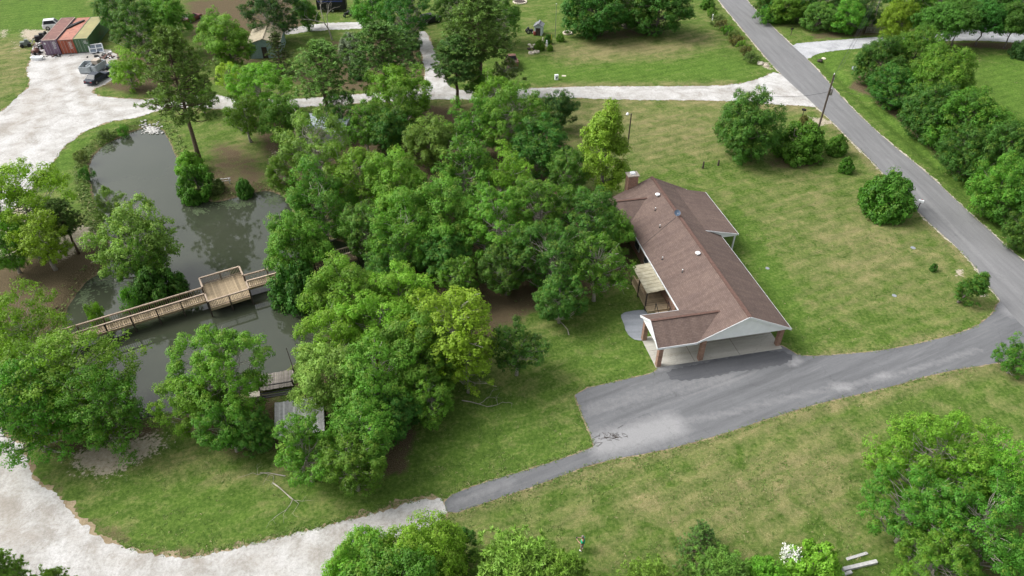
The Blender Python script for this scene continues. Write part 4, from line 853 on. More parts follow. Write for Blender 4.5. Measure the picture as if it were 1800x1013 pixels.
def fascia(p, q, w=.035, h=.22, parent=house): MB().beam(p, q, w, h).build('fascia', M_trim, parent)
fascia((.02, F0, EV - .12), (.02, 15.28, EV - .12)); fascia((-WD - .02, WY + WH + .04, EV - .12), (-WD - .02, BY - BH - .03, EV - .12)); fascia((.02, 24.42, EV - .12), (.02, LN, EV - .12))
fascia((0, F0 - .02, EV - .06), (XR + .005, F0 - .02, RG - .06)); fascia((-WD, F0 - .02, EV - .06), (XR - .005, F0 - .02, RG - .06))
fascia((WX, WY - WH - .02, EV - .08), (-WD - .03, WY - WH - .02, EV - .08)); fascia((WX, WY + WH + .02, EV - .08), (-WD - .05, WY + WH + .02, EV - .08))
fascia((WX - .02, WY - WH, EV - .06), (WX - .02, WY - .005, WR - .06)); fascia((WX - .02, WY + WH, EV - .06), (WX - .02, WY + .005, WR - .06))
fascia((px1 + .02, 15.26, pz1 - .1), (px1 + .02, 24.4, pz1 - .1), h=.2); fascia((px1, 15.27, pz1 - .05), (px0, 15.27, pz0 - .05), h=.13)
# carport ceiling
mb = MB(); mb.b2(-WD + .3, -.3, g0 + .12, 6.0, EV - .28, EV - .24); mb.b2(gx_ + .05, -WD + .28, WY - WH + .3, WY + WH - .3, EV - .28, EV - .24); mb.build('carport_ceiling', M_trim, house)
# walls
mb = MB(); wy0, wy1, wxl, wxr = 6.0, LN - .45, -WD + .45, -.45
mb.b2(wxl, wxr, wy0, wy1, -.1, 2.44); mb.b2(BX + .5, wxl + .02, BY - BH + .4, BY + BH - .4, -.1, 2.43); mb.build('brick_wall', M_brick, house)
for x, y in ((-.42, .42), (-8.62, .02), (-12.83, .02), (-12.9, 3.72)): MB().b2(x - .21, x + .21, y - .21, y + .21, -.05, 2.52).build('brick_column', M_brick, house)
def window(x, y, w, h, z, ax, sgn):
    f = MB()
    if ax == 'x': f.box((x, y, z), (.08, w + .16, h + .16))
    else: f.box((x, y, z), (w + .16, .08, h + .16))
    fr = f.build('window', M_trim, house); p = MB(); d = .05 * sgn
    for k in (-1, 1):
        if ax == 'x': p.box((x + d, y, z + k * h / 4), (.03, w, h / 2 - .05))
        else: p.box((x, y + d, z + k * h / 4), (w, .03, h / 2 - .05))
    p.build('pane', M_glass, fr)
for y in (9.2, 12.6, 18.5, 23.2): window(wxr + .03, y, 1.3, 1.3, 1.45, 'x', 1)
for y in (14.2, 17.2): window(wxl - .03, y, 1.2, 1.2, 1.5, 'x', -1)
window(-6.4, wy0 - .03, 1.2, 1.1, 1.5, 'y', -1)
dm = MB(); dm.b2(-3.6, -2.6, wy0 - .06, wy0 + .02, .06, 2.1); dr = dm.build('door', M_white, house); MB().box((-2.72, wy0 - .1, 1.05), (.06, .06, .06)).build('handle', M_metal, dr)
dm = MB(); dm.b2(wxl - .06, wxl + .02, 10.2, 11.1, .7, 2.3); dr = dm.build('door', M_white, house); MB().box((wxl - .1, 10.3, 1.4), (.06, .06, .06)).build('handle', M_metal, dr)
dm = MB(); dm.b2(wxr - .02, wxr + .06, 20.3, 21.3, .1, 2.1); dr = dm.build('door', M_white, house); MB().box((wxr + .1, 20.4, 1.05), (.06, .06, .06)).build('handle', M_metal, dr)
MB().b2(-.3, 1.9, 15.5, 24.2, -.05, .16).build('porch_floor', M_conc, house)
for y in (15.6, 18.6, 21.4, 24.1): MB().b2(1.78, 1.92, y - .07, y + .07, .16, pz1 - .12).build('porch_post', M_trim, house)
slab = MB(); slab.b2(-9.2, -.18, -.22, 6.0, -.05, .05); slab.b2(-13.1, -9.2, -.22, 4.0, -.05, .049); slab.build('carport_slab', M_conc, house)
mb = MB(); mb.b2(-9.21, -9.18, -.2, 3.9, .051, .055); mb.b2(-4.61, -4.58, -.2, 5.9, .051, .055); mb.b2(-13, -.3, 2.0, 2.03, .051, .054); mb.build('slab_joint', M_dark, house)
# chimney
cx, cy = -7.05, 25.75
mb = MB(); mb.b2(cx - .62, cx + .62, cy - .42, cy + .5, -.1, 5.35); ch = mb.build('chimney', M_brick, house)
MB().b2(cx - .72, cx + .72, cy - .52, cy + .6, 5.35, 5.47).build('chimney_crown', plain('mortar_cap', (.42, .37, .32), .9, .25, 4), ch); MB().b2(cx - .28, cx + .28, cy - .24, cy + .3, 5.47, 5.68).build('chimney_cap', M_white, ch)
# vents, pipes, dish on the roof
for y in (21.75, 10.1):
    x = XR + .0 - .65; z = slope_z(x); mb = MB(); mb.lathe([(.14, -.1), (.15, .14), (.27, .17), (.29, .22), (.24, .27), (.05, .29)], (x, y, z), 16); mb.build('roof_vent', M_white, house, True)
for x, y in ((-6.35, 19.6), (-6.9, 16.6), (-8.35, 11.8), (-7.4, 8.8)): 
    mb = MB(); z = slope_z(x); mb.lathe([(.05, -.05), (.05, .30), (.07, .31), (.07, .34)], (x, y, z), 8); pp = mb.build('vent_pipe', M_trim, house, True); MB().lathe([(.11, -.02), (.08, .07)], (x, y, z), 8).build('flashing', M_black, pp)
mb = MB(); sx, sy = XR - .25, 17.0; sz = slope_z(sx)
mb.tube([(sx, sy, sz - .05), (sx - .05, sy - .05, sz + .45)], .03, 6); ds = mb.build('dish_mast', M_metal, house)
mb = MB(); rings = []
for r, d in ((.02, .0), (.14, .015), (.27, .055), (.36, .11)):
    M_ = Matrix.Translation((sx - .05, sy - .12, sz + .5)) @ Matrix.Rotation(R(42), 4, 'X'); rings.append([M_ @ Vector((r * math.cos(t * math.pi / 8), r * math.sin(t * math.pi / 8), d)) for t in range(16)])
mb.loft(rings, False); mb.build('dish', M_blue, ds, True); MB().tube([(sx - .05, sy - .2, sz + .4), (sx - .1, sy - .45, sz + .72)], .02, 5).build('feed_arm', M_white, ds)
mb = MB(); mb.beam((sx - .1, sy - .1, slope_z(sx - .1) + .02), (-9.2, 15.2, slope_z(-9.2) + .02), .03, .02); mb.build('antenna_cable', M_black, house)
# covered deck on the left side
deck = empty('covered_deck', tuple(house.matrix_basis @ Vector((-10.2, 9.8, 0))), HZ, 'wooden side deck with sloping tan panel roof and steps beside the house', 'deck')
house.matrix_basis
def D(x, y, z): return (x + 10.2, y - 9.8, z)
mb = MB(); mb.slab([D(-11.4, 7.75, 2.42), D(-9.5, 7.75, 2.58), D(-9.5, 12.35, 2.58), D(-11.4, 12.35, 2.42)], .05); drf = mb.build('deck_roof', M_tin, deck)
for k in range(9): 
    y = 7.9 + k * .54; MB().beam(D(-11.42, y, 2.44), D(-9.48, y, 2.60), .04, .025).build('roof_rib', M_tin, drf)
for y in (7.9, 10.1, 12.2): MB().b2(*[a for p in ((-11.3 + 10.2 - .06, -11.3 + 10.2 + .06), (y - 9.8 - .06, y - 9.8 + .06)) for a in p], 0, 2.37).build('deck_post', M_dark, deck)
for k in range(33):
    y = 7.0 + k * .16; MB().b2(-11.25 + 10.2, -9.0 + 10.2, y - 9.8, y - 9.8 + .145, .58, .62).build('board', M_deck, deck)
mb = MB(); mb.b2(-1.05, 1.2, -2.78, -2.72, .3, .575); mb.b2(-1.1, -1.05, -2.8, 2.5, .3, .60); mb.build('skirt', M_deck, deck)
for k in range(4): MB().b2(-.35, .95, -2.78 - .29 * (k + 1), -2.80 - .29 * k, .44 - .14 * k - .05, .44 - .14 * k).build('step', M_deck, deck)
mb = MB()
for x in (-.38, .98): mb.tube([(x, -2.75, .6), (x, -2.75, 1.5), (x, -3.9, .95), (x, -3.9, 0)], .035, 6)
mb.build('step_handrail', M_black, deck)
mb = MB(); mb.beam((-1.08, -1.6, 1.5), (-1.08, 2.4, 1.5), .09, .04)
for k in range(26): mb.b2(-1.1, -1.06, -1.6 + k * .155, -1.56 + k * .155, .62, 1.48)
mb.build('railing', M_deck, deck)
# broken patio slab left of the carport
pt = [(1089, 556), (1099, 549), (1118, 546), (1135, 545), (1139, 556), (1133, 572), (1128, 592), (1127, 601), (1112, 596), (1101, 586), (1097, 570)]
sheet('patio', W2(pt), .03, M_patio, .08, 0, 1.5, .25)
# ------------------------------------------------------------------ boardwalk over the pond
o2 = at(165, 575, 1.45); bwz = R(29.55)
bw = empty('boardwalk', (o2.x, o2.y, 0), bwz, 'tan wooden boardwalk with railings and square platform across the pond', 'boardwalk')
DZ = .45; RT = 1.45
def walk(y0, y1, xa, xb, ya0=0.0, yb0=0.0, w=1.15, per=.19):
    """decking, two railings and piles from xa to xb; the near edge runs from ya0 to yb0"""
    n = int((xb - xa) / per)
    for k in range(n):
        t = (k + .5) / n; x = xa + (xb - xa) * t; y = ya0 + (yb0 - ya0) * t; board = link('board', BOARD, bw, (x, y + w / 2, DZ + rnd.uniform(-.004, .004)), (0, 0, math.atan2(yb0 - ya0, xb - xa) + rnd.uniform(-.004, .004)))
    for s in (0, 1):
        a = (xa, ya0 + s * w, 0); b = (xb, yb0 + s * w, 0)
        MB().beam((a[0], a[1], RT), (b[0], b[1], RT), .16, .045).build('cap_rail', M_rail, bw)
        MB().beam((a[0], a[1], DZ + .16), (b[0], b[1], DZ + .16), .05, .09).build('lower_rail', M_rail, bw); MB().beam((a[0], a[1], RT - .085), (b[0], b[1], RT - .085), .05, .10).build('upper_rail', M_rail, bw)
        MB().beam((a[0], a[1] + (.04 if s else -.04), DZ - .11), (b[0], b[1] + (.04 if s else -.04), DZ - .11), .045, .22).build('side_joist', M_deck, bw)
        m = MB(); c = int((xb - xa) / .20)
        for k in range(c):
            t = (k + .5) / c; x = a[0] + (b[0] - a[0]) * t; y = a[1] + (b[1] - a[1]) * t; m.b2(x - .02, x + .02, y - .02, y + .02, DZ + .1, RT - .04)
        m.build('balusters', M_rail, bw, kind='stuff')
        c = max(2, int((xb - xa) / 2.35) + 1)
        for k in range(c):
            t = k / (c - 1); x = a[0] + (b[0] - a[0]) * t; y = a[1] + (b[1] - a[1]) * t + (.075 if s else -.075)
            MB().b2(x - .06, x + .06, y - .06, y + .06, -2.0, RT - .03).build('pile', M_dark, bw)
BOARD = MB().box((0, 0, 0), (.172, 1.22, .045)).mesh('board', M_deck)
walk(0, 0, -6.2, 10.35); walk(0, 0, 14.65, 26.6, -.02, -.58)
PB = MB().box((0, 0, 0), (.142, 4.45, .045)).mesh('board', M_deck)
px_a, px_b, py_a, py_b = 10.42, 14.58, -1.45, 2.95
for k in range(28): link('board', PB, bw, (px_a + .07 + k * .1487, (py_a + py_b) / 2, DZ + .003 + rnd.uniform(-.004, .004)), (0, 0, rnd.uniform(-.003, .003)))
def rail(p, q):
    p, q = Vector(p), Vector(q)
    for z, w, h, nme in ((RT, .16, .045, 'cap_rail'), (RT - .085, .05, .10, 'upper_rail'), (DZ + .16, .05, .09, 'lower_rail')): MB().beam((p.x, p.y, z), (q.x, q.y, z), w, h).build(nme, M_rail, bw)
    m = MB(); L = (q - p).length; c = int(L / .15)
    for k in range(c): r_ = p.lerp(q, (k + .5) / c); m.b2(r_.x - .02, r_.x + .02, r_.y - .02, r_.y + .02, DZ + .1, RT - .04)
    m.build('balusters', M_rail, bw, kind='stuff')
rail((px_a, py_b, 0), (px_b, py_b, 0)); rail((px_a, py_a, 0), (px_b, py_a, 0))
for x in (px_a, px_b): rail((x, py_a, 0), (x, -.1, 0)); rail((x, 1.25, 0), (x, py_b, 0))
for x in (px_a, 12.5, px_b):
    for y in (py_a - .07, py_b + .07): MB().b2(x - .07, x + .07, y - .07, y + .07, -2.2, RT - .03).build('pile', M_dark, bw)
for y in (py_a - .035, .7, py_b + .035): MB().b2(px_a - .02, px_b + .02, y - .025, y + .025, DZ - .28, DZ - .03).build('joist', M_deck, bw)
for x in (px_a - .045, px_b + .045): MB().b2(x - .02, x + .02, py_a, py_b, DZ - .24, DZ - .02).build('joist', M_deck, bw)
# ------------------------------------------------------------------ old dock and plank shed at the lower shore
p = at(487, 672, .25); od = empty('old_dock', (p.x, p.y, 0), R(13), 'weathered grey plank dock half hidden at the lower pond shore', 'dock')
OB = MB().box((0, 0, 0), (.135, 2.1, .05)).mesh('board', wood('dock_grey', (.13, .115, .10), (.30, .27, .24)))
for k in range(20): link('board', OB, od, (-1.55 + k * .155, .25 + rnd.uniform(-.05, .05), .25), (0, 0, rnd.uniform(-.02, .02)))
for x in (-1.5, 1.45):
    for y in (-.7, 1.2): MB().b2(x - .06, x + .06, y - .06, y + .06, -1.6, .95 if y < 0 else .6).build('pile', M_dark, od)
for y in (-.95, -1.25, -1.5): MB().b2(-1.9, 1.6, y - .07, y + .07, -.1 - (y + .95) * .3, .06).build('sleeper', M_black, od)
MB().beam((-1.5, -.72, .75), (1.45, -.72, .75), .06, .09).build('rail', M_black, od); MB().beam((1.5, 1.2, .1), (1.1, 2.6, 1.9), .07, .07).build('leaning_post', M_dark, od)
p = at(447, 697, .4); MB().b2(-.45, .45, -.35, .35, -.35, .55).build('concrete_block', M_limest, None, loc=(p.x, p.y, .1), rot=(0, .12, R(20))); tag(bpy.context.scene.objects['concrete_block'], 'pale concrete block on the shore left of the old dock', 'block')
p = at(525, 733, 2.1); sh = empty('plank_shed', (p.x, p.y, 0), R(12), 'small open shed with grey weathered plank roof under the trees', 'shed')
for k in range(24):
    x = -1.95 + k * .168; w = .16; mb = MB(); a = rnd.uniform(-.05, .05); mb.slab([(x, -1.75 + a, 1.85), (x + w, -1.75 + a, 1.85), (x + w, 1.65 + a, 2.5), (x, 1.65 + a, 2.5)], .035 + rnd.uniform(0, .012)); mb.build('roof_plank', M_grey, sh)
for x in (-1.8, 1.95):
    for y, h in ((-1.5, 1.83), (1.4, 2.40)): MB().b2(x - .06, x + .06, y - .06, y + .06, -.1, h).build('post', M_dark, sh)
MB().beam((-1.9, -1.5, 1.80), (2.05, -1.5, 1.80), .08, .12).build('beam', M_dark, sh); MB().beam((-1.9, 1.4, 2.36), (2.05, 1.4, 2.36), .08, .12).build('beam', M_dark, sh); MB().b2(-1.75, 1.9, 1.44, 1.48, 0, 2.2).build('back_wall', M_grey, sh)
# ------------------------------------------------------------------ containers and yard
def paint(name, c, rust, amt=.5, scale=1.2, rough=.6):
    m, nt, b = newmat(name); co = N(nt, 'ShaderNodeTexCoord').outputs['Object']; n1 = noise(nt, co, scale, 6, .75, .5).outputs['Fac']; n2 = noise(nt, co, .5, 3).outputs['Fac']
    c0 = ramp(nt, n2, [(.3, tuple(k * .8 for k in c)), (.7, tuple(min(1, k * 1.2) for k in c))]).outputs[0]
    nt.links.new(mixc(nt, ramp(nt, n1, [(.62 - amt * .3, (0, 0, 0)), (.70 - amt * .2, (1, 1, 1))]).outputs[0], c0, rust), b.inputs['Base Color']); b.inputs['Roughness'].default_value = rough; return m
M_purple = paint('purple_paint', (.20, .13, .20), (.16, .08, .06), .15); M_orange = paint('orange_paint', (.36, .085, .045), (.22, .08, .05), .3); M_green = paint('green_paint', (.075, .15, .075), (.12, .09, .05), .2)
M_rustroof = paint('rust_roof', (.16, .062, .048), (.26, .13, .09), .35); M_orangeroof = paint('orange_roof', (.38, .15, .10), (.20, .08, .05), .35); M_oliveroof = paint('olive_roof', (.27, .25, .10), (.33, .22, .10), .25)
M_rust = paint('rusty_steel', (.17, .085, .065), (.10, .05, .04), .5); M_mark = plain('stencil_white', (.75, .75, .75), .6, .08)
c0 = at(83, 98); crz = R(10.5)
def container(i, x, y, h, m_wall, m_roof, m_edge, label):
    p = Vector((c0.x, c0.y, 0)) + Matrix.Rotation(crz, 3, 'Z') @ Vector((x + 1.22, y, 0))
    t = empty('shipping_container', p, crz, label, 'container', 'shipping containers side by side on the gravel'); L = 12.19; w = 1.2
    for s in (-1, 1):
        mb = MB(); n = 80; vs = []
        for k in range(n + 1):
            y_ = .08 + (L - .16) * k / n; d = .0 if (k % 4) in (0, 1) else .045
            vs += [(s * (w - d), y_, .16), (s * (w - d), y_, h - .1)]
        fs = [(2 * k, 2 * k + 2, 2 * k + 3, 2 * k + 1)[::s] for k in range(n)]
        mb.add(vs, fs); mb.build('side_wall', m_wall, t)
        MB().b2(s * w - .06, s * w + .02, .02, L - .02, 0, .16).build('bottom_rail', m_wall, t); MB().b2(s * w - .06, s * w + .02, .02, L - .02, h - .1, h).build('top_rail', m_edge, t)
    MB().b2(-w + .07, w - .07, .05, L - .05, h - .06, h - .015).build('roof', m_roof, t); MB().b2(-w + .07, w - .07, .05, L - .05, .1, .15).build('floor', M_dark, t); MB().b2(-w + .05, w - .05, L - .1, L - .02, .1, h).build('end_wall', m_wall, t)
    for x_ in (-w + .02, w - .02): MB().b2(x_ - .07, x_ + .07, -.03, .12, 0, h + .004).build('corner_post', m_wall, t)
    MB().b2(-w, w, -.02, .1, h - .12, h + .002).build('header', m_edge, t)
    for s in (-1, 1):
        d = MB().b2(min(s * .02, s * 1.1), max(s * .02, s * 1.1), 0, .06, .14, h - .13).build('door', m_wall, t)
        for x_ in (s * .28, s * .84): MB().tube([(x_, -.035, .12), (x_, -.035, h - .14)], .022, 6).build('locking_bar', M_metal, d)
        m = MB()
        for k in range(5): m.b2(min(s * .1, s * 1.05), max(s * .1, s * 1.05), -.012, .003, .5 + k * .42, .56 + k * .42)
        m.build('door_rib', m_wall, d)
    m = MB(); rr = random.Random(i)                      # worn stencil lines
    for k in range(7 if i < 2 else 3):
        z = h - .5 - k * .19; x0 = .45 + rr.uniform(-.03, .03)
        for q in range(rr.randint(2, 4)): m.b2(x0 + q * .17, x0 + q * .17 + .11, -.03, -.024, z, z + .11)
    if i == 0: m.b2(-.95, -.65, -.03, -.024, h - .75, h - .45)
    m.build('stencil', M_mark, t); return t
container(0, -.02, 0, 2.75, M_purple, M_rustroof, plain('pale_edge', (.42, .34, .30), .7), 'purple container with rust red roof, leftmost of the three')
container(1, 2.62, .1, 2.55, M_orange, M_orangeroof, M_rust, 'orange red container in the middle of the three')
container(2, 5.1, .2, 2.55, M_green, M_oliveroof, M_green, 'green container with olive roof, rightmost of the three')
for k, (a, b) in enumerate((((118, 50), (148, 36)), ((122, 46), (142, 38)))):
    p, q = at(*a, 2.66 + .0), at(*b, 2.66); MB().beam(p, q, .28, .24).build('steel_beam', M_black); tag(SC.objects['steel_beam' if k == 0 else 'steel_beam.001'], ('longer', 'shorter')[k] + ' dark beam lying across the container roofs', 'beam', 'beams on the container roofs')
# ------------------------------------------------------------------ vehicles
def wheel(t, x, y, r, w, m_rim=None):
    ty = MB().tube([(x, y - w / 2, r), (x, y + w / 2, r)], r, 16).build('tyre', M_rubber, t); MB().tube([(x, y - w / 2 - .01, r), (x, y + w / 2 + .01, r)], r * .58, 12).build('rim', m_rim or M_metal, ty)
def ring(x, w, z0, z1, b=.12): return [(x, -w + b * .4, z0), (x, w - b * .4, z0), (x, w, z0 + b), (x, w, z1 - b), (x, w - b, z1), (x, -w + b, z1), (x, -w, z1 - b), (x, -w, z0 + b)]
def car(name, label, loc, rz, mat, style='sedan', L=4.7, W=.9, rim=None, cat='car', group=None):
    t = empty(name, loc, rz, label, cat, group); h = dict(sedan=1.43, suv=1.75, pickup=1.75)[style]; belt = .92 if style == 'sedan' else 1.08; r = .32 if style == 'sedan' else .37
    hood = belt - (.10 if style == 'sedan' else .03); x0, x1 = -L / 2, L / 2
    st = [(x0, W * .86, .34, belt - .12), (x0 + .12, W * .96, .26, belt), (x0 + .9, W, .22, belt), (0, W, .22, belt), (x1 - 1.5, W, .22, belt), (x1 - 1.2, W, .22, hood), (x1 - .35, W * .96, .24, hood - .05), (x1, W * .84, .34, hood - .2)]
    MB().loft([ring(*s) for s in st]).build('body', mat, t, False)
    if style == 'sedan': a, b, c, d = -1.75, -1.05, .25, 1.0
    elif style == 'suv': a, b, c, d = x0 + .12, x0 + .4, .45, 1.05
    else: a, b, c, d = -.55, -.4, .55, 1.05
    wb, wt = W * .93, W * .74
    B = [(a, -wb, belt - .03), (d, -wb, belt - .03), (d, wb, belt - .03), (a, wb, belt - .03)]; T = [(b, -wt, h), (c, -wt, h), (c, wt, h), (b, wt, h)]
    cab = MB().loft([B, [tuple(x * .04 + y * .96 for x, y in zip(p, q)) for p, q in zip(B, T)], [(q[0] * .97, q[1] * .92, q[2] + .02) for q in T]]).build('cabin', mat, t)
    def pane(nm, p0, p1, q1, q0, m=M_glass):
        P = [Vector(v) for v in (p0, p1, q1, q0)]; cc = sum(P, Vector()) / 4; n = (P[1] - P[0]).cross(P[3] - P[0]).normalized()
        if n.dot(cc - Vector((0, 0, 1))) < 0: n = -n
        MB().add([cc + (v - cc) * .84 + n * .012 for v in P], [(0, 1, 2, 3)]).build(nm, m, cab)
    pane('windscreen', B[1], B[2], T[2], T[1]); pane('rear_window', B[3], B[0], T[0], T[3]); pane('side_window', B[0], B[1], T[1], T[0]); pane('side_window', B[2], B[3], T[3], T[2])
    for sx in (x0 + .85, x1 - .9):
        for sy in (-W + .06, W - .06): wheel(t, sx, sy, r, .2, rim)
    for sy in (-W * .62, W * .62):
        MB().b2(x1 - .06, x1 + .015, sy - .17, sy + .17, hood - .34, hood - .22).build('headlight', M_mark, t); MB().b2(x0 - .015, x0 + .05, sy - .18, sy + .18, belt - .32, belt - .2).build('tail_light', plain('tail_red', (.35, .02, .02), .3), t)
    MB().b2(x0 - .05, x0 + .08, -W * .86, W * .86, .34, .50).build('bumper', mat if style == 'sedan' else M_metal, t); MB().b2(x1 - .08, x1 + .05, -W * .84, W * .84, .34, .48).build('bumper', mat if style == 'sedan' else M_metal, t)
    if style == 'pickup':
        m = MB(); m.b2(x0 + .1, -.62, -W + .12, W - .12, belt - .01, belt + .015); m.build('bed_floor', M_dark, t); m = MB()
        for sy in (-W + .05, W - .05): m.b2(x0 + .05, -.6, sy - .05, sy + .05, belt - .05, belt + .28)
        m.b2(x0 + .02, x0 + .1, -W + .05, W - .05, belt - .05, belt + .28); m.build('bed_side', mat, t)
    return t
M_navy = plain('navy_paint', (.030, .038, .055), .5, .15, 2, spec=.3); M_redp = paint('dull_red_paint', (.12, .022, .02), (.10, .04, .03), .3, rough=.5); M_blackp = plain('black_paint', (.012, .013, .015), .45, .2, spec=.3); M_whitep = plain('white_carpaint', (.72, .73, .74), .35, .06)
p = at(173, 142); car('dark_sedan', 'dark blue sedan parked on the gravel below the silver bins', (p.x, p.y, .012), R(78), M_navy)
p = at(338, 36); car('red_car', 'dull red car in the shade of the trees', (p.x, p.y, 0), R(70), M_redp)
p = at(96, 50); car('white_van', 'white vehicle behind the purple container', (p.x, p.y, .01), R(20), M_whitep, 'suv', 3.6)
p = at(757, 40); car('black_car', 'black parked car at the end of the narrow white drive', (p.x, p.y, .0), R(35), M_blackp, 'suv', 4.5)
p = at(900, 114); car('rusty_pickup', 'rusty old pickup parked on the lawn edge under the trees', (p.x, p.y, 0), R(96), M_rust, 'pickup', 4.8, rim=M_rust, cat='truck')
p = at(1797, 1003); car('dark_truck', 'dark vehicle cut by the lower right corner', (p.x + .9, p.y - .3, 0), R(60), M_navy, 'suv', 4.6)
def motorbike(loc, rz, mat, label):
    t = empty('motorbike', loc, rz, label, 'motorbike')
    for x in (-.72, .75): ty = MB().tube([(x, -.08, .32), (x, .08, .32)], .32, 16).build('tyre', M_rubber, t); MB().tube([(x, -.085, .32), (x, .085, .32)], .2, 12).build('rim', M_metal, ty)
    MB().loft([[(x, y * w, z0 + (z1 - z0) * q) for y, q in ((-1, 0), (1, 0), (1, 1), (-1, 1))] for x, w, z0, z1 in ((-.5, .12, .42, .72), (.0, .2, .3, .85), (.35, .17, .4, .98), (.55, .08, .5, .92))]).build('tank', mat, t)
    MB().b2(-.75, .02, -.15, .15, .72, .84).build('seat', M_black, t); MB().tube([(.45, 0, .95), (.75, 0, .32)], .05, 6).build('fork', M_metal, t); MB().tube([(.38, -.4, 1.1), (.48, 0, 1.02), (.38, .4, 1.1)], .025, 6).build('handlebar', M_black, t)
    MB().lathe([(.05, 0), (.11, .05), (.10, .16)], (.6, 0, .82), 10).build('headlamp', M_mark, t); return t
p = at(611, 29); motorbike((p.x, p.y, 0), R(50), M_blackp, 'black motorbike beside the black trailer'); p = at(732, 39); motorbike((p.x, p.y, 0), R(120), M_whitep, 'pale motorbike left of the black parked car')
p = at(585, 19); tr = empty('cargo_trailer', (p.x, p.y, 0), R(3), 'long black enclosed trailer at the upper edge', 'trailer')
MB().loft([[(x, y * 1.15, z) for y, z in ((-1, .55), (1, .55), (1, 2.45), (.9, 2.6), (-.9, 2.6), (-1, 2.45))] for x in (-2.9, 2.75)] + [[(3.0, y * .9, z) for y, z in ((-1, .6), (1, .6), (1, 2.3), (.9, 2.4), (-.9, 2.4), (-1, 2.3))]]).build('body', M_blackp, tr)
for x in (-.6, .2):
    for y in (-1.1, 1.1): wheel(tr, x, y, .34, .2)
MB().tube([(3.0, 0, .55), (4.0, 0, .5)], .06, 6).build('tongue', M_black, tr); MB().b2(-2.6, 2.4, -1.17, -1.155, 2.1, 2.3).build('stripe', plain('deep_blue', (.03, .05, .2), .3), tr); MB().b2(-1.0, -.3, -1.175, -1.15, .7, 2.1).build('side_door', M_black, tr)
# silver open bins next to the sedan
def bin_(label, loc, rz, top):
    t = empty('metal_bin', loc, rz, label, 'bin', 'silver bins near the sedan'); w, l, h = .85, 1.5, 1.15
    for s in (-1, 1): MB().b2(s * w - .05, s * w + .05, -l, l, .1, h).build('side', M_bin, t); MB().b2(-w + .05, w - .05, s * l - .05, s * l + .05, .1, h - .003).build('end', M_bin, t)
    MB().b2(-w, w, -l, l, .06, .14).build('base', M_black, t)
    if top: MB().b2(-.55, .55, -.3, .9, h - .2, h + .45).build('crate', plain('cardboard', (.42, .36, .30), .8), t)
    else: MB().b2(-.7, .7, -.2, 1.2, .2, .55).build('scrap', M_black, t)
M_bin = plain('silver_bin', (.40, .44, .46), .5, .2, 2)
p = at(156, 124); bin_('pale silver open bin left of the other one', (p.x, p.y, .01), R(8), False); p = at(172, 122); bin_('silver bin with a tan crate on top', (p.x, p.y, .01), R(-10), True)
# leaning window, white tub, scrap beside the containers
p = at(171, 93); wf = empty('window_frame', (p.x, p.y, .01), R(20), 'white framed window leaning beside the green container', 'window')
mb = MB()
for a, b in (((-1.1, 0, .1), (1.1, 0, .1)), ((-1.1, .7, 1.3), (1.1, .7, 1.3)), ((-1.1, 0, .1), (-1.1, .7, 1.3)), ((1.1, 0, .1), (1.1, .7, 1.3)), ((0, 0, .1), (0, .7, 1.3)), ((-1.1, .35, .7), (1.1, .35, .7))): mb.beam(a, b, .16, .12)
mb.build('frame', M_white, wf); MB().add([(-1.05, .02, .1), (1.05, .02, .1), (1.05, .72, 1.3), (-1.05, .72, 1.3)], [(0, 1, 2, 3)]).build('pane', plain('pale_glass', (.22, .26, .32), .15), wf)
p = at(163, 90); MB().box((0, 0, .5), (.7, .6, 1.0)).box((.1, .05, 1.1), (.5, .4, .25)).build('machine_case', M_black, None, loc=(p.x, p.y, .01)); tag(SC.objects['machine_case'], 'dark machine case between green container and leaning window', 'machine')
p = at(66, 105); mb = MB(); mb.loft([[(x * w, y * l, z) for x, y in ((-1, -.6), (-.6, -1), (.6, -1), (1, -.6), (1, .6), (.6, 1), (-.6, 1), (-1, .6))] for w, l, z in ((.85, .4, 0), (1.0, .5, .45), (1.02, .52, .5), (.9, .42, .5), (.75, .32, .2))]); mb.build('white_tub', M_white, None, loc=(p.x, p.y, .01), rot=(0, 0, R(5))); tag(SC.objects['white_tub'], 'white tub on the gravel edge left of the purple container', 'tub')
def engine(px_, py_, mat, label, s=1.0, rz=0):
    p = at(px_, py_); t = empty('scrap_engine', (p.x, p.y, 0), rz, label, 'scrap', 'scrap machines beside the containers')
    MB().box((0, 0, .55 * s), (1.3 * s, .7 * s, .6 * s)).box((.3 * s, 0, .95 * s), (.5 * s, .5 * s, .4 * s)).build('block', mat, t); MB().tube([(-.9 * s, 0, .3 * s), (1.0 * s, .1, .35 * s), (1.3 * s, .2 * s, .9 * s)], .09 * s, 6).build('pipe', M_metal, t)
    for x in (-.5, .55):
        for y in (-.45, .45): MB().tube([(x * s, y * s - .1 * s, .28 * s), (x * s, y * s + .1 * s, .28 * s)], .28 * s, 12).build('wheel', M_rubber, t)
engine(72, 72, M_black, 'black machine at the left wall of the purple container', 1.2, R(30)); engine(46, 82, plain('grey_green', (.16, .19, .17), .6), 'grey wheeled machine alone on the grass edge left of the containers', 1.1, R(25)); engine(64, 95, M_rust, 'rusty dark engine above the white tub', .9, R(60)); engine(196, 122, plain('teal_grey', (.09, .12, .14), .6), 'blue grey machine right of the silver bins', 1.0, R(10)); engine(74, 86, M_black, 'small black machine left of the purple doors', .7, 0); engine(79, 62, M_black, 'black tank part at the upper left of the purple container', .6, 1)
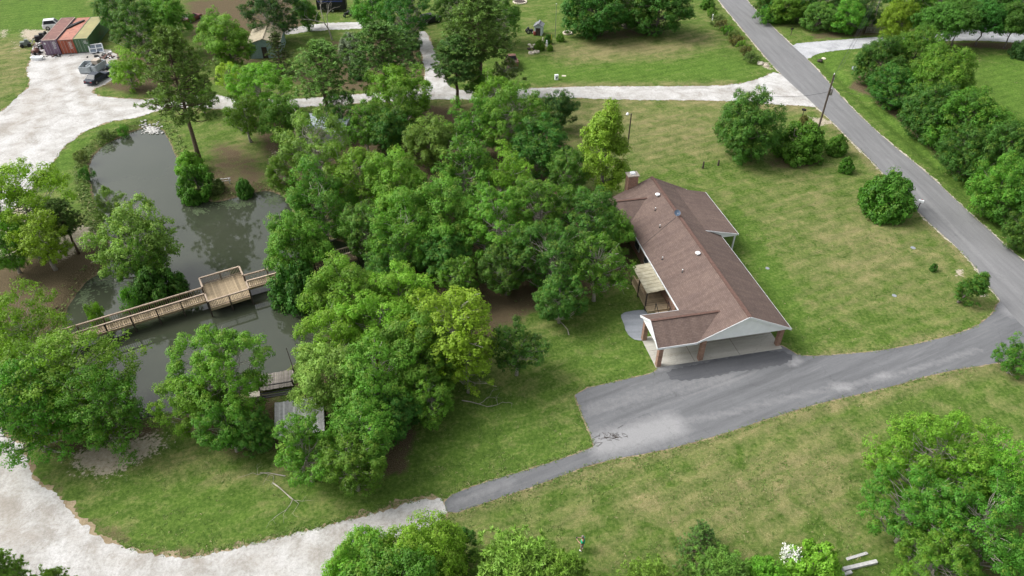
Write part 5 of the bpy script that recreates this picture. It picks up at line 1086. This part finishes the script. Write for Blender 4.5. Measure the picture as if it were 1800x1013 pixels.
# loose scrap strewn on the gravel
rs_ = np.random.RandomState(31); mb = MB()
for (cx_, cy_, sx_, sy_, n_) in ((70, 84, 8, 12, 60), (182, 100, 16, 6, 70), (100, 100, 25, 3, 26), (190, 132, 8, 8, 26), (330, 215, 3, 3, 0)):
    for k in range(n_):
        p = at(cx_ + rs_.normal() * sx_ * .6, cy_ + rs_.normal() * sy_ * .6); d = rs_.uniform(.08, .55, 3) * [1, 1, .35]; mb.box((p.x, p.y, d[2] / 2 + .01), d, rs_.uniform(0, 3), m=int(rs_.choice([0, 1, 2, 2])))
tag(mb.build('yard_scrap', [M_mark, M_rust, M_black]), 'loose scrap pieces strewn on the gravel round the containers', 'scrap', kind='stuff')
# ------------------------------------------------------------------ small buildings
M_tan = plain('tan_metal_roof', (.40, .35, .25), .6, .18, 1.2); M_teal = plain('teal_board', (.26, .36, .36), .7, .15); M_pale = plain('pale_metal_roof', (.46, .52, .56), .45, .2, 1.0, metal=.2)
def gable_shed(name, label, loc, rz, w, l, ev, rg, m_roof, m_wall, ribs=12, cat='shed', door=True):
    t = empty(name, loc, rz, label, cat); MB().b2(-w + .2, w - .2, -l + .25, l - .25, -.1, ev - .05).build('wall', m_wall, t)
    for s in (-1, 1):
        r_ = MB().slab([(s * w, -l, ev), (s * w, l, ev), (0, l, rg), (0, -l, rg)], .05).build('roof', m_roof, t); m = MB()
        for k in range(ribs): y = -l + .1 + (2 * l - .2) * k / (ribs - 1); m.beam((s * w, y, ev + .02), (0, y, rg + .02), .05, .04)
        m.build('roof_ribs', m_roof, r_)
    MB().beam((0, -l - .02, rg + .04), (0, l + .02, rg + .04), .3, .05).build('ridge_cap', m_roof, t)
    for s in (-1, 1): MB().add([(-w + .2, s * (l - .24), ev - .08), (w - .2, s * (l - .24), ev - .08), (0, s * (l - .24), rg - .1)], [(0, 1, 2)]).build('gable', m_wall, t)
    if door: d = MB().b2(-.45, .45, -l + .2, -l + .26, 0, min(2, ev - .3)).build('door', M_dark, t); MB().box((.35, -l + .17, 1), (.06, .06, .06)).build('handle', M_metal, d)
    return t
p = at(466, 60, 3); gable_shed('metal_roof_shed', 'shed with tan ribbed metal roof under the dark oak', (p.x, p.y, 0), R(8), 2.9, 4.0, 2.6, 3.5, M_tan, M_teal)
p = at(572, 214, 2.4); gable_shed('pale_roof_shed', 'low shed with pale blue grey metal roof glimpsed through trees', (p.x, p.y, 0), R(80), 2.6, 3.6, 2.2, 2.9, M_pale, M_grey)
p = at(947, 60); gable_shed('garden_shed', 'small white garden shed with grey roof on the neighbouring lawn', (p.x, p.y, 0), R(-12), .95, 1.1, 1.7, 2.25, plain('grey_shingles', (.24, .25, .27), .8), plain('shed_white', (.60, .66, .72), .6, .1), 4)
p = at(931, 58); mb = MB().box((0, 0, .5), (1.2, .5, .4)).box((-.3, 0, .9), (.3, .45, .4)); t = empty('garden_tractor', (p.x, p.y, 0), R(15), 'dark little tractor left of the white garden shed', 'tractor'); mb.build('body', M_black, t)
for x, r in ((-.4, .36), (.45, .24)):
    for y in (-.4, .4): wheel(t, x, y, r, .18)
p = at(940, 62); MB().lathe([(.26, 0), (.3, .2), (.3, .5), (.26, .75)], n=12).build('red_barrel', plain('barrel_red', (.22, .05, .04), .6), None, True, loc=(p.x, p.y, 0)); tag(SC.objects['red_barrel'], 'dull red barrel at the corner of the white garden shed', 'barrel')
def stone_ring(px_, py_, r, n, label, soil=True):
    p = at(px_, py_); t = empty('stone_ring', (p.x, p.y, 0), 0, label, 'planter', 'stone rings in the neighbouring garden')
    for k in range(n):
        a = 2 * math.pi * k / n; MB().loft([[(x * q, y * q, z) for x, y in ((-.2, -.13), (.2, -.14), (.22, .12), (-.18, .13))] for q, z in ((.9, 0), (1, .12), (.8, .24))]).build('stone', M_limest, t, loc=(math.cos(a) * r, math.sin(a) * r, 0), rot=(0, 0, a + math.pi / 2 + rnd.uniform(-.2, .2)))
    MB().lathe([(r - .1, -.05), (r - .15, .06), (.05, .1)], n=16).build('soil', M_dark, t)
stone_ring(998, 59, .85, 14, 'large pale stone ring round a reddish plant'); stone_ring(934, 94, .42, 8, 'left of the two small stone rings'); stone_ring(943, 92, .42, 8, 'right of the two small stone rings'); stone_ring(914, 4, 1.4, 18, 'wide pale stone ring at the upper edge')
def rock(px_, py_, s, mat, label, cat='rock', name='garden_rock', group=None, z=0.0, n=9):
    p = at(px_, py_, z); rs = np.random.RandomState(int(px_ * 7 + py_)); mb = MB(); rings = []
    for zz, q in ((-.1, .8), (.15, 1.0), (.45, .85), (.62, .4)): rings.append([(math.cos(2 * math.pi * k / n) * q * s * rs.uniform(.75, 1.15), math.sin(2 * math.pi * k / n) * q * s * .8 * rs.uniform(.75, 1.15), zz * s) for k in range(n)])
    o = mb.loft(rings).build(name, mat, None, loc=(p.x, p.y, z), rot=(0, 0, rs.uniform(0, 6))); tag(o, label, cat, group); return o
for a in ((931, 80, .45, M_limest, 'pale rock at the top of the rock garden'), (935, 84, .4, M_limest, 'pale rock in the middle of the rock garden'), (930, 87, .45, M_dark, 'dark rock at the lower left of the rock garden'), (939, 80, .38, M_limest, 'pale rock beside the largest garden bush'), (939, 87, .5, M_dark, 'dark rock at the lower right of the rock garden')): rock(*a, group='rocks of the garden heap')
p = at(961, 82); mb = MB(); mb.lathe([(.2, 0), (.22, .1), (.14, .3), (.2, .6), (.17, .8), (.07, .9), (.12, 1.0), (.12, 1.12), (.04, 1.2)], n=12); mb.build('garden_statue', M_white, None, True, loc=(p.x, p.y, 0)); tag(SC.objects['garden_statue'], 'small white statue beside the smallest garden bush', 'statue')
p = at(954, 75); MB().lathe([(.15, 0), (.18, .3), (.1, .5), (.15, .8), (.05, 1.0)], n=10).build('garden_statue', M_limest, None, True, loc=(p.x, p.y, 0)); tag(SC.objects['garden_statue.001'], 'pale little statue right of the largest garden bush', 'statue')
p = at(968, 78); MB().tube([(0, 0, 0), (.12, 0, 1.8)], .05, 8).box((0, 0, .05), (.25, .25, .1)).build('yellow_pole', plain('yellow', (.55, .48, .06), .5), None, loc=(p.x, p.y, 0)); tag(SC.objects['yellow_pole'], 'short yellow pole between the garden bushes', 'pole')
p = at(976, 66); fp_ = empty('flag_pole', (p.x, p.y, 0), 0, 'thin grey pole standing on the neighbouring lawn', 'pole'); MB().tube([(0, 0, 0), (0, 0, 6.1)], [.06, .035], 8).build('shaft', M_metal, fp_); MB().lathe([(.03, 0), (.1, .08), (.03, .18)], (0, 0, 6.1), 8).build('finial', M_mark, fp_)
p = at(978, 140); wb_ = empty('white_box', (p.x, p.y, 0), R(10), 'small white utility box on the grass above the gravel lane', 'box'); MB().b2(-.28, .28, -.22, .22, 0, .75).build('case', M_white, wb_); MB().b2(-.31, .31, -.25, .25, .75, .82).build('lid', M_trim, wb_); MB().b2(-.14, .14, -.235, -.22, .3, .5).build('vent', M_black, wb_)
p = at(991, 134); MB().prism([(-.35, -.25), (.35, -.28), (.38, .2), (-.3, .25)], -.02, .08).build('concrete_pad', M_limest, None, loc=(p.x, p.y, 0)); tag(SC.objects['concrete_pad'], 'pale little concrete pad right of the white utility box', 'pad')
# ------------------------------------------------------------------ poles, wires, gate, mailboxes
p = at(1103, 260); lp = empty('lamp_post', (p.x, p.y, 0), R(200), 'dark lamp post with white head beside the yellow tree', 'lamp post')
MB().tube([(0, 0, -.2), (0, 0, 5.2)], [.11, .08], 8).build('shaft', M_dark, lp); MB().tube([(0, 0, 5.0), (.25, 0, 5.25), (.55, 0, 5.3)], .03, 6).build('arm', M_metal, lp); MB().lathe([(.06, .25), (.12, .2), (.2, .05), (.2, -.08), (.05, -.12)], (.6, 0, 5.2), 12).build('lamp_head', M_white, lp, True)
p = at(1437, 231); M_pole = wood('pole_wood', (.06, .045, .035), (.11, .085, .07)); up = empty('utility_pole', (p.x, p.y, 0), R(20), 'dark utility pole with transformer beside the road', 'utility pole')
MB().tube([(0, 0, -.3), (0, 0, 8.7)], [.15, .11], 10).build('shaft', M_pole, up); tf = MB().lathe([(.05, 0), (.24, .02), (.25, .8), (.2, .9), (.05, .95)], (.33, 0, 5.6), 14).build('transformer', plain('transformer_grey', (.30, .27, .26), .5), up, True); MB().lathe([(.03, 0), (.06, .08), (.03, .2)], (.33, 0, 6.52), 8).build('bushing', M_mark, tf)
MB().b2(.08, .2, -.05, .05, 5.8, 6.3).build('bracket', M_metal, up)
for k, z in enumerate((7.4, 7.9, 8.65)): MB().lathe([(.03, 0), (.07, .06), (.04, .12), (.06, .18), (.02, .24)], (.16 if k < 2 else 0, 0, z), 8).build('insulator', M_mark, up)
topA = Vector((p.x, p.y, 8.75))
q = at(1530, 54); fp2 = empty('utility_pole', (q.x, q.y, 0), R(10), 'tall grey utility pole beside the metal gate', 'utility pole'); MB().tube([(0, 0, -.3), (0, 0, 10.2)], [.19, .13], 10).build('shaft', M_palebark, fp2); MB().b2(-1.1, 1.1, -.06, .06, 9.5, 9.65).build('crossarm', M_palebark, fp2)
for x in (-1, 0, 1): MB().lathe([(.03, 0), (.07, .06), (.04, .12), (.06, .18), (.02, .24)], (x, 0, 9.65), 8).build('insulator', M_mark, fp2)
q2 = at(1527, 56); MB().tube([(0, 0, 0), (1.2, .3, 6)], .03, 6).build('guy_rod', M_metal, fp2, loc=(-.6, -.2, 0))
topB = Vector((q.x, q.y, 9.9))
def wire(a, b, sag, label, r=.02):
    pts = [a.lerp(b, k / 16) - Vector((0, 0, sag * 4 * (k / 16) * (1 - k / 16))) for k in range(17)]; o = MB().tube(pts, r, 5, False).build('power_line', M_black); tag(o, label, 'wire', 'overhead wires')
wire(topA, topB, 1.0, 'topmost overhead wire from transformer pole to the gate pole'); wire(topA - Vector((0, 0, .9)), topB - Vector((.9, 0, .2)), 1.1, 'middle overhead wire between the two utility poles'); wire(topA - Vector((0, 0, 1.4)), topB - Vector((0, 0, 1.6)), 1.3, 'lowest overhead wire between the two utility poles')
wire(topA - Vector((0, 0, 1.9)), at(1640, 170, 6.0), .9, 'overhead wire from transformer pole into the roadside trees'); wire(topA - Vector((0, 0, 2.6)), at(1330, 165, 6.0), .6, 'thin wire from transformer pole toward the gravel junction')
p = at(1535, 60); gt = empty('metal_gate', (p.x, p.y, 0), R(4), 'grey tubular farm gate across the gravel drive verge', 'gate')
for k in range(5): MB().tube([(-1.6, 0, .3 + k * .24), (1.6, 0, .3 + k * .24)], .03, 6).build('bar', M_metal, gt)
for x in (-1.62, 0, 1.62): MB().tube([(x, 0, .22), (x, 0, 1.34)], .035, 6).build('upright', M_metal, gt)
for x in (-1.85, 1.85): MB().tube([(x, 0, -.2), (x, 0, 1.55)], .09, 8).build('post', M_dark, gt)
def mailbox(px_, py_, mat, label, rz):
    p = at(px_, py_); t = empty('mailbox', (p.x, p.y, 0), rz, label, 'mailbox', 'roadside mailboxes'); MB().b2(-.05, .05, -.05, .05, -.1, 1.05).build('post', M_dark, t)
    pr = [(math.cos(a) * .14, 1.22 + math.sin(a) * .14) for a in np.linspace(0, math.pi, 8)] + [(-.14, 1.05), (.14, 1.05)]
    b = MB().loft([[(x, y, z) for y, z in pr] for x in (-.3, .3)]).build('box', mat, t); MB().b2(-.05, .1, .145, .155, 1.2, 1.38).build('flag', plain('flag_red', (.4, .03, .02), .4), b); MB().b2(.3, .32, -.12, .12, 1.07, 1.3).build('door', mat, b)
mailbox(1390, 62, M_blackp, 'black mailbox at the top right road edge', R(40)); mailbox(1613, 368, M_white, 'white mailbox poking out beside the big roadside shrub', R(-35)); mailbox(1410, 206, M_blackp, 'dark mailbox beside the reddish little shrub', R(-30))
for k, (x, y, h, l) in enumerate(((1235, 296, 1.0, 'taller weathered post stump on the lawn behind the house'), (1262, 291, .8, 'shorter post stump on the lawn behind the house'))):
    p = at(x, y); MB().tube([(0, 0, -.1), (.03, 0, h * .6), (.02, .02, h)], [.14, .12, .10], 8).build('post_stump', M_dark, None, loc=(p.x, p.y, 0)); tag(SC.objects['post_stump' + ('' if k == 0 else '.001')], l, 'post', 'post stumps')
p = at(1252, 36); MB().tube([(0, 0, 0), (0, 0, 1.1)], .09, 8).lathe([(.09, 0), (.13, .05), (.02, .12)], (0, 0, 1.1), 8).build('white_marker', M_white, None, loc=(p.x, p.y, 0)); tag(SC.objects['white_marker'], 'white marker post in the reddish roadside hedge', 'post')
# rubble at the gravel junction and at the head of the pond
for a in ((1336, 113, .7, M_limest, 'pale broken slab left in the grass at the gravel junction'), (1347, 116, .5, M_sandy, 'tan broken slab beside the pale one at the junction'), (1441, 108, .6, M_dark, 'dark brush covered rock at the ditch head'), (1502, 122, .7, M_patio, 'grey rock at the culvert below the roadside trees'), (1448, 104, .4, M_limest, 'pale rock at the ditch head')): rock(*a, group='rubble beside the road')
rs_ = np.random.RandomState(77); mb = MB()
for k in range(150):
    x, y = 264 + rs_.normal() * 8, 224 + rs_.normal() * 4.5; p = at(x, y, -.3); s = rs_.uniform(.08, .26); z = max(-.6, ground_z(p.x, p.y)); rg = []
    for zz, q in ((-.1, .8), (.3, 1.0), (.6, .5)): rg.append([(p.x + math.cos(t * 1.047) * q * s * rs_.uniform(.6, 1.2), p.y + math.sin(t * 1.047) * q * s * rs_.uniform(.6, 1.2), z + zz * s) for t in range(6)])
    mb.loft(rg)
tag(mb.build('white_rubble', plain('rubble_white', (.46, .45, .43), .8, .35, 3)), 'heap of white rubble at the head of the pond', 'rubble', kind='stuff')
# floating weed on the still water by the banks
rs_ = np.random.RandomState(78); mb = MB()
for (cx_, cy_, sx_, sy_, n_) in ((190, 490, 26, 14, 300), (150, 525, 14, 18, 180), (185, 258, 14, 8, 160), (480, 352, 14, 8, 150), (410, 360, 26, 5, 200), (350, 370, 14, 6, 120), (225, 505, 14, 10, 120)):
    for k in range(n_):
        p = at(cx_ + rs_.normal() * sx_ * .6, cy_ + rs_.normal() * sy_ * .6, -.61)
        if float(sdf(np.array([p.x]), np.array([p.y]), POND[::2])[0]) > -.05: continue
        r_ = rs_.uniform(.05, .16); mb.add([(p.x + math.cos(t * 1.047) * r_, p.y + math.sin(t * 1.047) * r_, -.612 + rs_.uniform(0, .006)) for t in range(6)], [tuple(range(6))])
tag(mb.build('pond_weed', plain('weed_green', (.05, .075, .03), .6, .4, 2)), 'floating dark weed along the pond edges', 'weed', kind='stuff')
# log rail on the spit, white plank at the boardwalk end, timbers and dead branches
p = at(385, 325); lr = empty('log_rail', (p.x, p.y, 0), R(12), 'low rail of grey logs at the foot of the pine on the spit', 'rail')
for x in (-1.3, 1.4): MB().tube([(x, 0, -.2), (x, 0, .8)], .07, 7).build('post', M_grey, lr)
for z in (.4, .72): MB().tube([(-1.5, .06, z), (1.6, .06, z + .05)], .055, 7).build('log', M_grey, lr)
p = at(640, 447, 1.0); MB().beam((-.7, .4, .5), (.8, -.5, .1), .18, .05).build('white_plank', M_white, None, loc=(p.x, p.y, .5)); tag(SC.objects['white_plank'], 'white plank leaning at the right end of the boardwalk', 'plank')
for k, (a, b, w, h, mt, l) in enumerate((((1480, 1003), (1540, 989), .26, .24, M_grey, 'long weathered grey timber at the lower edge'), ((1488, 984), (1524, 973), .2, .10, M_grey, 'sunken grey timber behind the long one'), ((1478, 1012), (1496, 1007), .22, .2, M_grey, 'short grey timber in front of the long one'))):
    P, Q = at(*a), at(*b); o = MB().beam((P.x, P.y, h * .5), (Q.x, Q.y, h * .5), w, h).build('timber', mt); tag(o, l, 'timber', 'grey timbers at the lower edge')
def dead_branch(px_, py_, s, seed, label):
    rs = np.random.RandomState(seed); p = at(px_, py_); m = MB()
    def g(a, d, L, r, n):
        q = [a]
        for k in range(3):
            d = (d + Vector(rs.normal(size=3)) * .25); d.z *= .5; d.normalize(); nx_ = q[-1] + d * L / 3; nx_.z = max(.03, nx_.z); q.append(nx_)
        m.tube(q, [r, r * .8, r * .6, r * .35], 5, False)
        if n:
            for k in range(2): g(q[-1 - k], (d + Vector(rs.normal(size=3)) * .6).normalized(), L * .6, r * .55, n - 1)
    g(Vector((0, 0, .08)), Vector((rs.normal(), rs.normal(), .2)).normalized(), 2.2 * s, .05 * s, 3); tag(m.build('dead_branch', M_palebark, None, loc=(p.x, p.y, 0)), label, 'branch', 'dead branches on the ground')
dead_branch(480, 850, 1.2, 1, 'pale dead branch on the grass below the lower grove'); dead_branch(502, 838, 1.0, 2, 'smaller dead branch right of the other below the lower grove'); dead_branch(812, 705, 1.1, 3, 'dead limb lying at the lawn edge below the small yellow green tree'); dead_branch(1000, 590, 1.0, 4, 'dead limb on the lawn edge left of the patio')
p = at(1075, 768); m = MB(); rs_ = np.random.RandomState(4)
for k in range(38): a = rs_.uniform(0, 3.14); x, y = rs_.normal() * .8, rs_.normal() * .28; L = rs_.uniform(.1, .45); m.beam((x - math.cos(a) * L, y - math.sin(a) * L * .5, .02), (x + math.cos(a) * L, y + math.sin(a) * L * .5, .05), .02, .015)
tag(m.build('twig_litter', M_dark, None, loc=(p.x, p.y, .02), rot=(0, 0, R(18))), 'dark twigs washed together on the driveway corner', 'twigs', kind='stuff')
for k, (x, y, r, l) in enumerate(((1605, 436, .28, 'pale round cover set in the lawn near the big roadside shrub'), (1349, 472, .22, 'pale round cover set in the lawn beside the house'), (1572, 520, .24, 'grey round cover in the middle of the front lawn'))):
    p = at(x, y); o = MB().lathe([(r, -.05), (r, .03), (r * .8, .05), (.02, .05)], n=14).build('ground_cover_plate', M_patio, None, loc=(p.x, p.y, 0)); tag(o, l, 'cover', 'round covers in the lawn')
# ------------------------------------------------------------------ the person on the lower lawn
M_skin = plain('skin', (.42, .24, .17), .6, .08); M_shirt = plain('green_shirt', (.012, .40, .20), .8, .12); M_shorts = plain('pale_shorts', (.30, .29, .27), .8, .1); M_hair = plain('grey_hair', (.20, .17, .15), .8, .2)
def skin_obj(name, chains, mat, parent, sub=1):
    vs, es, rr, ix = [], [], [], {}
    for ch in chains:
        prev = None
        for (x, y, z, r) in ch:
            k = (round(x, 4), round(y, 4), round(z, 4))
            if k not in ix: ix[k] = len(vs); vs.append((x, y, z)); rr.append(r)
            if prev is not None and prev != ix[k]: es.append((prev, ix[k]))
            prev = ix[k]
    me = bpy.data.meshes.new(name); me.from_pydata(vs, es, []); me.materials.append(mat)
    import bmesh
    bm = bmesh.new(); bm.from_mesh(me); ly = bm.verts.layers.skin.verify(); bm.verts.ensure_lookup_table()
    for i, r in enumerate(rr): bm.verts[i][ly].radius = (r, r); bm.verts[i][ly].use_root = (i == 0)
    bm.to_mesh(me); bm.free(); o = link(name, me, parent); s = o.modifiers.new('skin', 'SKIN'); s.use_smooth_shade = True
    u = o.modifiers.new('sub', 'SUBSURF'); u.levels = sub; u.render_levels = sub; return o
p = at(1023, 967); man = empty('person', (p.x, p.y, 0), R(150), 'person in green shirt and white shoes holding a remote on the lower lawn', 'person')
pel = (0, 0, .92, .15); ch = [[pel, (.0, 0, 1.12, .155), (.01, 0, 1.32, .17), (.02, 0, 1.46, .09), (.04, 0, 1.53, .058), (.06, 0, 1.60, .085), (.07, 0, 1.70, .10), (.06, 0, 1.77, .07)]]
for s in (-1, 1):
    ch.append([pel, (0, s * .10, .86, .10), (.03, s * .11, .50, .062), (0, s * .12, .12, .042), (.0, s * .12, .06, .045), (.12, s * .13, .035, .036)])
    hand = (.43, s * .09, 1.19, .03); ch.append([(.01, 0, 1.32, .17), (.0, s * .20, 1.40, .065), (.02, s * .26, 1.14, .045), (.28, s * .17, 1.14, .036), hand])
    for k in range(4): ch.append([hand, (.49, s * (.10 - k * .018), 1.20 - k * .008, .010), (.52 - k * .004, s * (.07 - k * .015), 1.205 - k * .008, .009)])
    ch.append([hand, (.45, s * .06, 1.225, .011), (.48, s * .045, 1.235, .009)])
skin_obj('body', ch, M_skin, man, 2)
sc_ = [[(0, 0, .86, .165), (0, 0, 1.12, .175), (.01, 0, 1.32, .19), (.02, 0, 1.43, .11)]] + [[(.01, 0, 1.32, .19), (0, s * .20, 1.40, .085), (.02, s * .25, 1.20, .07)] for s in (-1, 1)]
skin_obj('shirt', sc_, M_shirt, man, 2); skin_obj('shorts', [[(0, 0, .90, .16), (0, 0, .80, .14)]] + [[(0, 0, .80, .14), (.01, s * .11, .74, .11), (.03, s * .115, .52, .085)] for s in (-1, 1)], M_shorts, man, 2)
for s in (-1, 1): skin_obj('shoe', [[(-.05, s * .12, .045, .05), (.06, s * .125, .04, .05), (.17, s * .13, .035, .042)]], M_mark, man, 2)
MB().loft([[(math.cos(t * .524) * r + .05, math.sin(t * .524) * r * .9, z) for t in range(12)] for r, z in ((.095, 1.68), (.112, 1.74), (.095, 1.80), (.04, 1.84))]).build('hair', M_hair, man, True)
for s in (-1, 1): MB().box((.155, s * .035, 1.70), (.012, .022, .014)).build('eye', M_black, man)
MB().loft([[(.155, -.012, 1.695), (.155, .012, 1.695), (.16, 0, 1.70)], [(.165, -.018, 1.66), (.165, .018, 1.66), (.19, 0, 1.665)]]).build('nose', M_skin, man); MB().box((.152, 0, 1.625), (.014, .05, .012)).build('mouth', plain('lips', (.3, .12, .1), .5), man)
rq = man.matrix_basis @ Vector((.50, 0, 1.20)); rc = empty('remote_controller', rq, R(150), 'small dark remote held by the person in green', 'remote'); MB().box((0, 0, 0), (.10, .17, .035)).build('case', M_black, rc); MB().tube([(.04, .06, 0), (.1, .06, .06)], .008, 6).build('antenna', M_metal, rc)
# ------------------------------------------------------------------ rough grass: loose tufts over the lawns and creeping onto every edge
def blade_mat():
    m, nt, b = newmat('grass_blades'); a = N(nt, 'ShaderNodeAttribute'); a.attribute_name = 'tint'
    r = ramp(nt, a.outputs['Fac'], [(0, (.060, .115, .018)), (.32, (.095, .165, .030)), (.6, (.150, .215, .052)), (.78, (.21, .22, .09)), (1, (.34, .29, .16))])
    nt.links.new(r.outputs[0], b.inputs['Base Color']); b.inputs['Roughness'].default_value = .7; b.inputs['Specular IOR Level'].default_value = .2; return m
def scatter_grass():
    rs = np.random.RandomState(42); n = 330000; v = rs.rand(n); Y = 21 + 105 * v ** 1.25; hw = 6 + Y * .80; X = (rs.rand(n) * 2 - 1) * hw
    d = np.full(n, 1e9)
    for P in (GRAVEL_LOT, GRAVEL_LOW, ROAD, DRIVE, DRIVE_NE): d = np.minimum(d, sdf(X, Y, P))
    dp = sdf(X, Y, POND[::3]); c, s_ = math.cos(-HZ), math.sin(-HZ); lx, ly = (X - HO.x) * c - (Y - HO.y) * s_, (X - HO.x) * s_ + (Y - HO.y) * c
    inh = (lx > -13.4) & (lx < .1) & (ly > -.4) & (ly < 6.2) | (lx > -9.2) & (lx < 0) & (ly > 0) & (ly < 25.6) | (lx > -11.6) & (lx < 2.2) & (ly > 15) & (ly < 25.6) | (lx > -11.5) & (lx < -9) & (ly > 5) & (ly < 13) | (sdf(X, Y, W2(pt)) < 0)
    w = np.clip(.20 + .55 * wob(X, Y, .35) + .4 * wob(Y, X + 20, 1.2), 0, 1) * .55; w = np.where((d > -.08) & (d < .45), .95, w); w = np.where((dp < 1.6), .9, w)
    gi = np.clip(np.searchsorted(gy, Y), 0, ny - 1) * nx + np.clip(np.searchsorted(gx, X), 0, nx - 1); w = w * np.clip(1 - .95 * masks['litter'][gi] - .9 * masks['sand'][gi], .03, 1)
    ok = (d > -.10) & (dp > .1) & ~inh & (rs.rand(n) < w); X, Y = X[ok], Y[ok]; dpo = dp[ok]
    Z = np.where(dpo < 1.5, -.6 + .6 * np.clip(dpo / 1.5, 0, 1) ** .8, 0)
    k = 3; P = np.repeat(np.stack([X, Y, Z], 1), k, 0); m = len(P); t = rs.normal(size=(m, 3)); t[:, 2] = np.abs(t[:, 2]) * .45 + .15; t /= np.linalg.norm(t, axis=1)[:, None]
    sc = np.repeat(rs.uniform(.6, 1.3, len(X)) * np.where(dpo < 1.6, 1.9, 1), k); L = .16 * sc * rs.uniform(.7, 1.3, m); pos = P + t * (L * .42)[:, None] + rs.normal(size=(m, 3)) * [.06, .06, 0]
    nr = np.cross(t, rs.normal(size=(m, 3))); nr *= np.sign(nr[:, 2:3]); nr[:, 2] += .6; tint = np.clip(np.repeat(rs.beta(2, 2.6, len(X)), k) + rs.normal(size=m) * .08, 0, 1)
    o = link('grass_tufts', leaves_mesh('grass_tufts', pos, nr, L, L * .30, tint, tint, rs, blade_mat(), tan=t, fold=0)); tag(o, 'rough grass tufts over the lawns and along the road edges', 'grass', kind='stuff'); print('tufts', len(X))
scatter_grass()
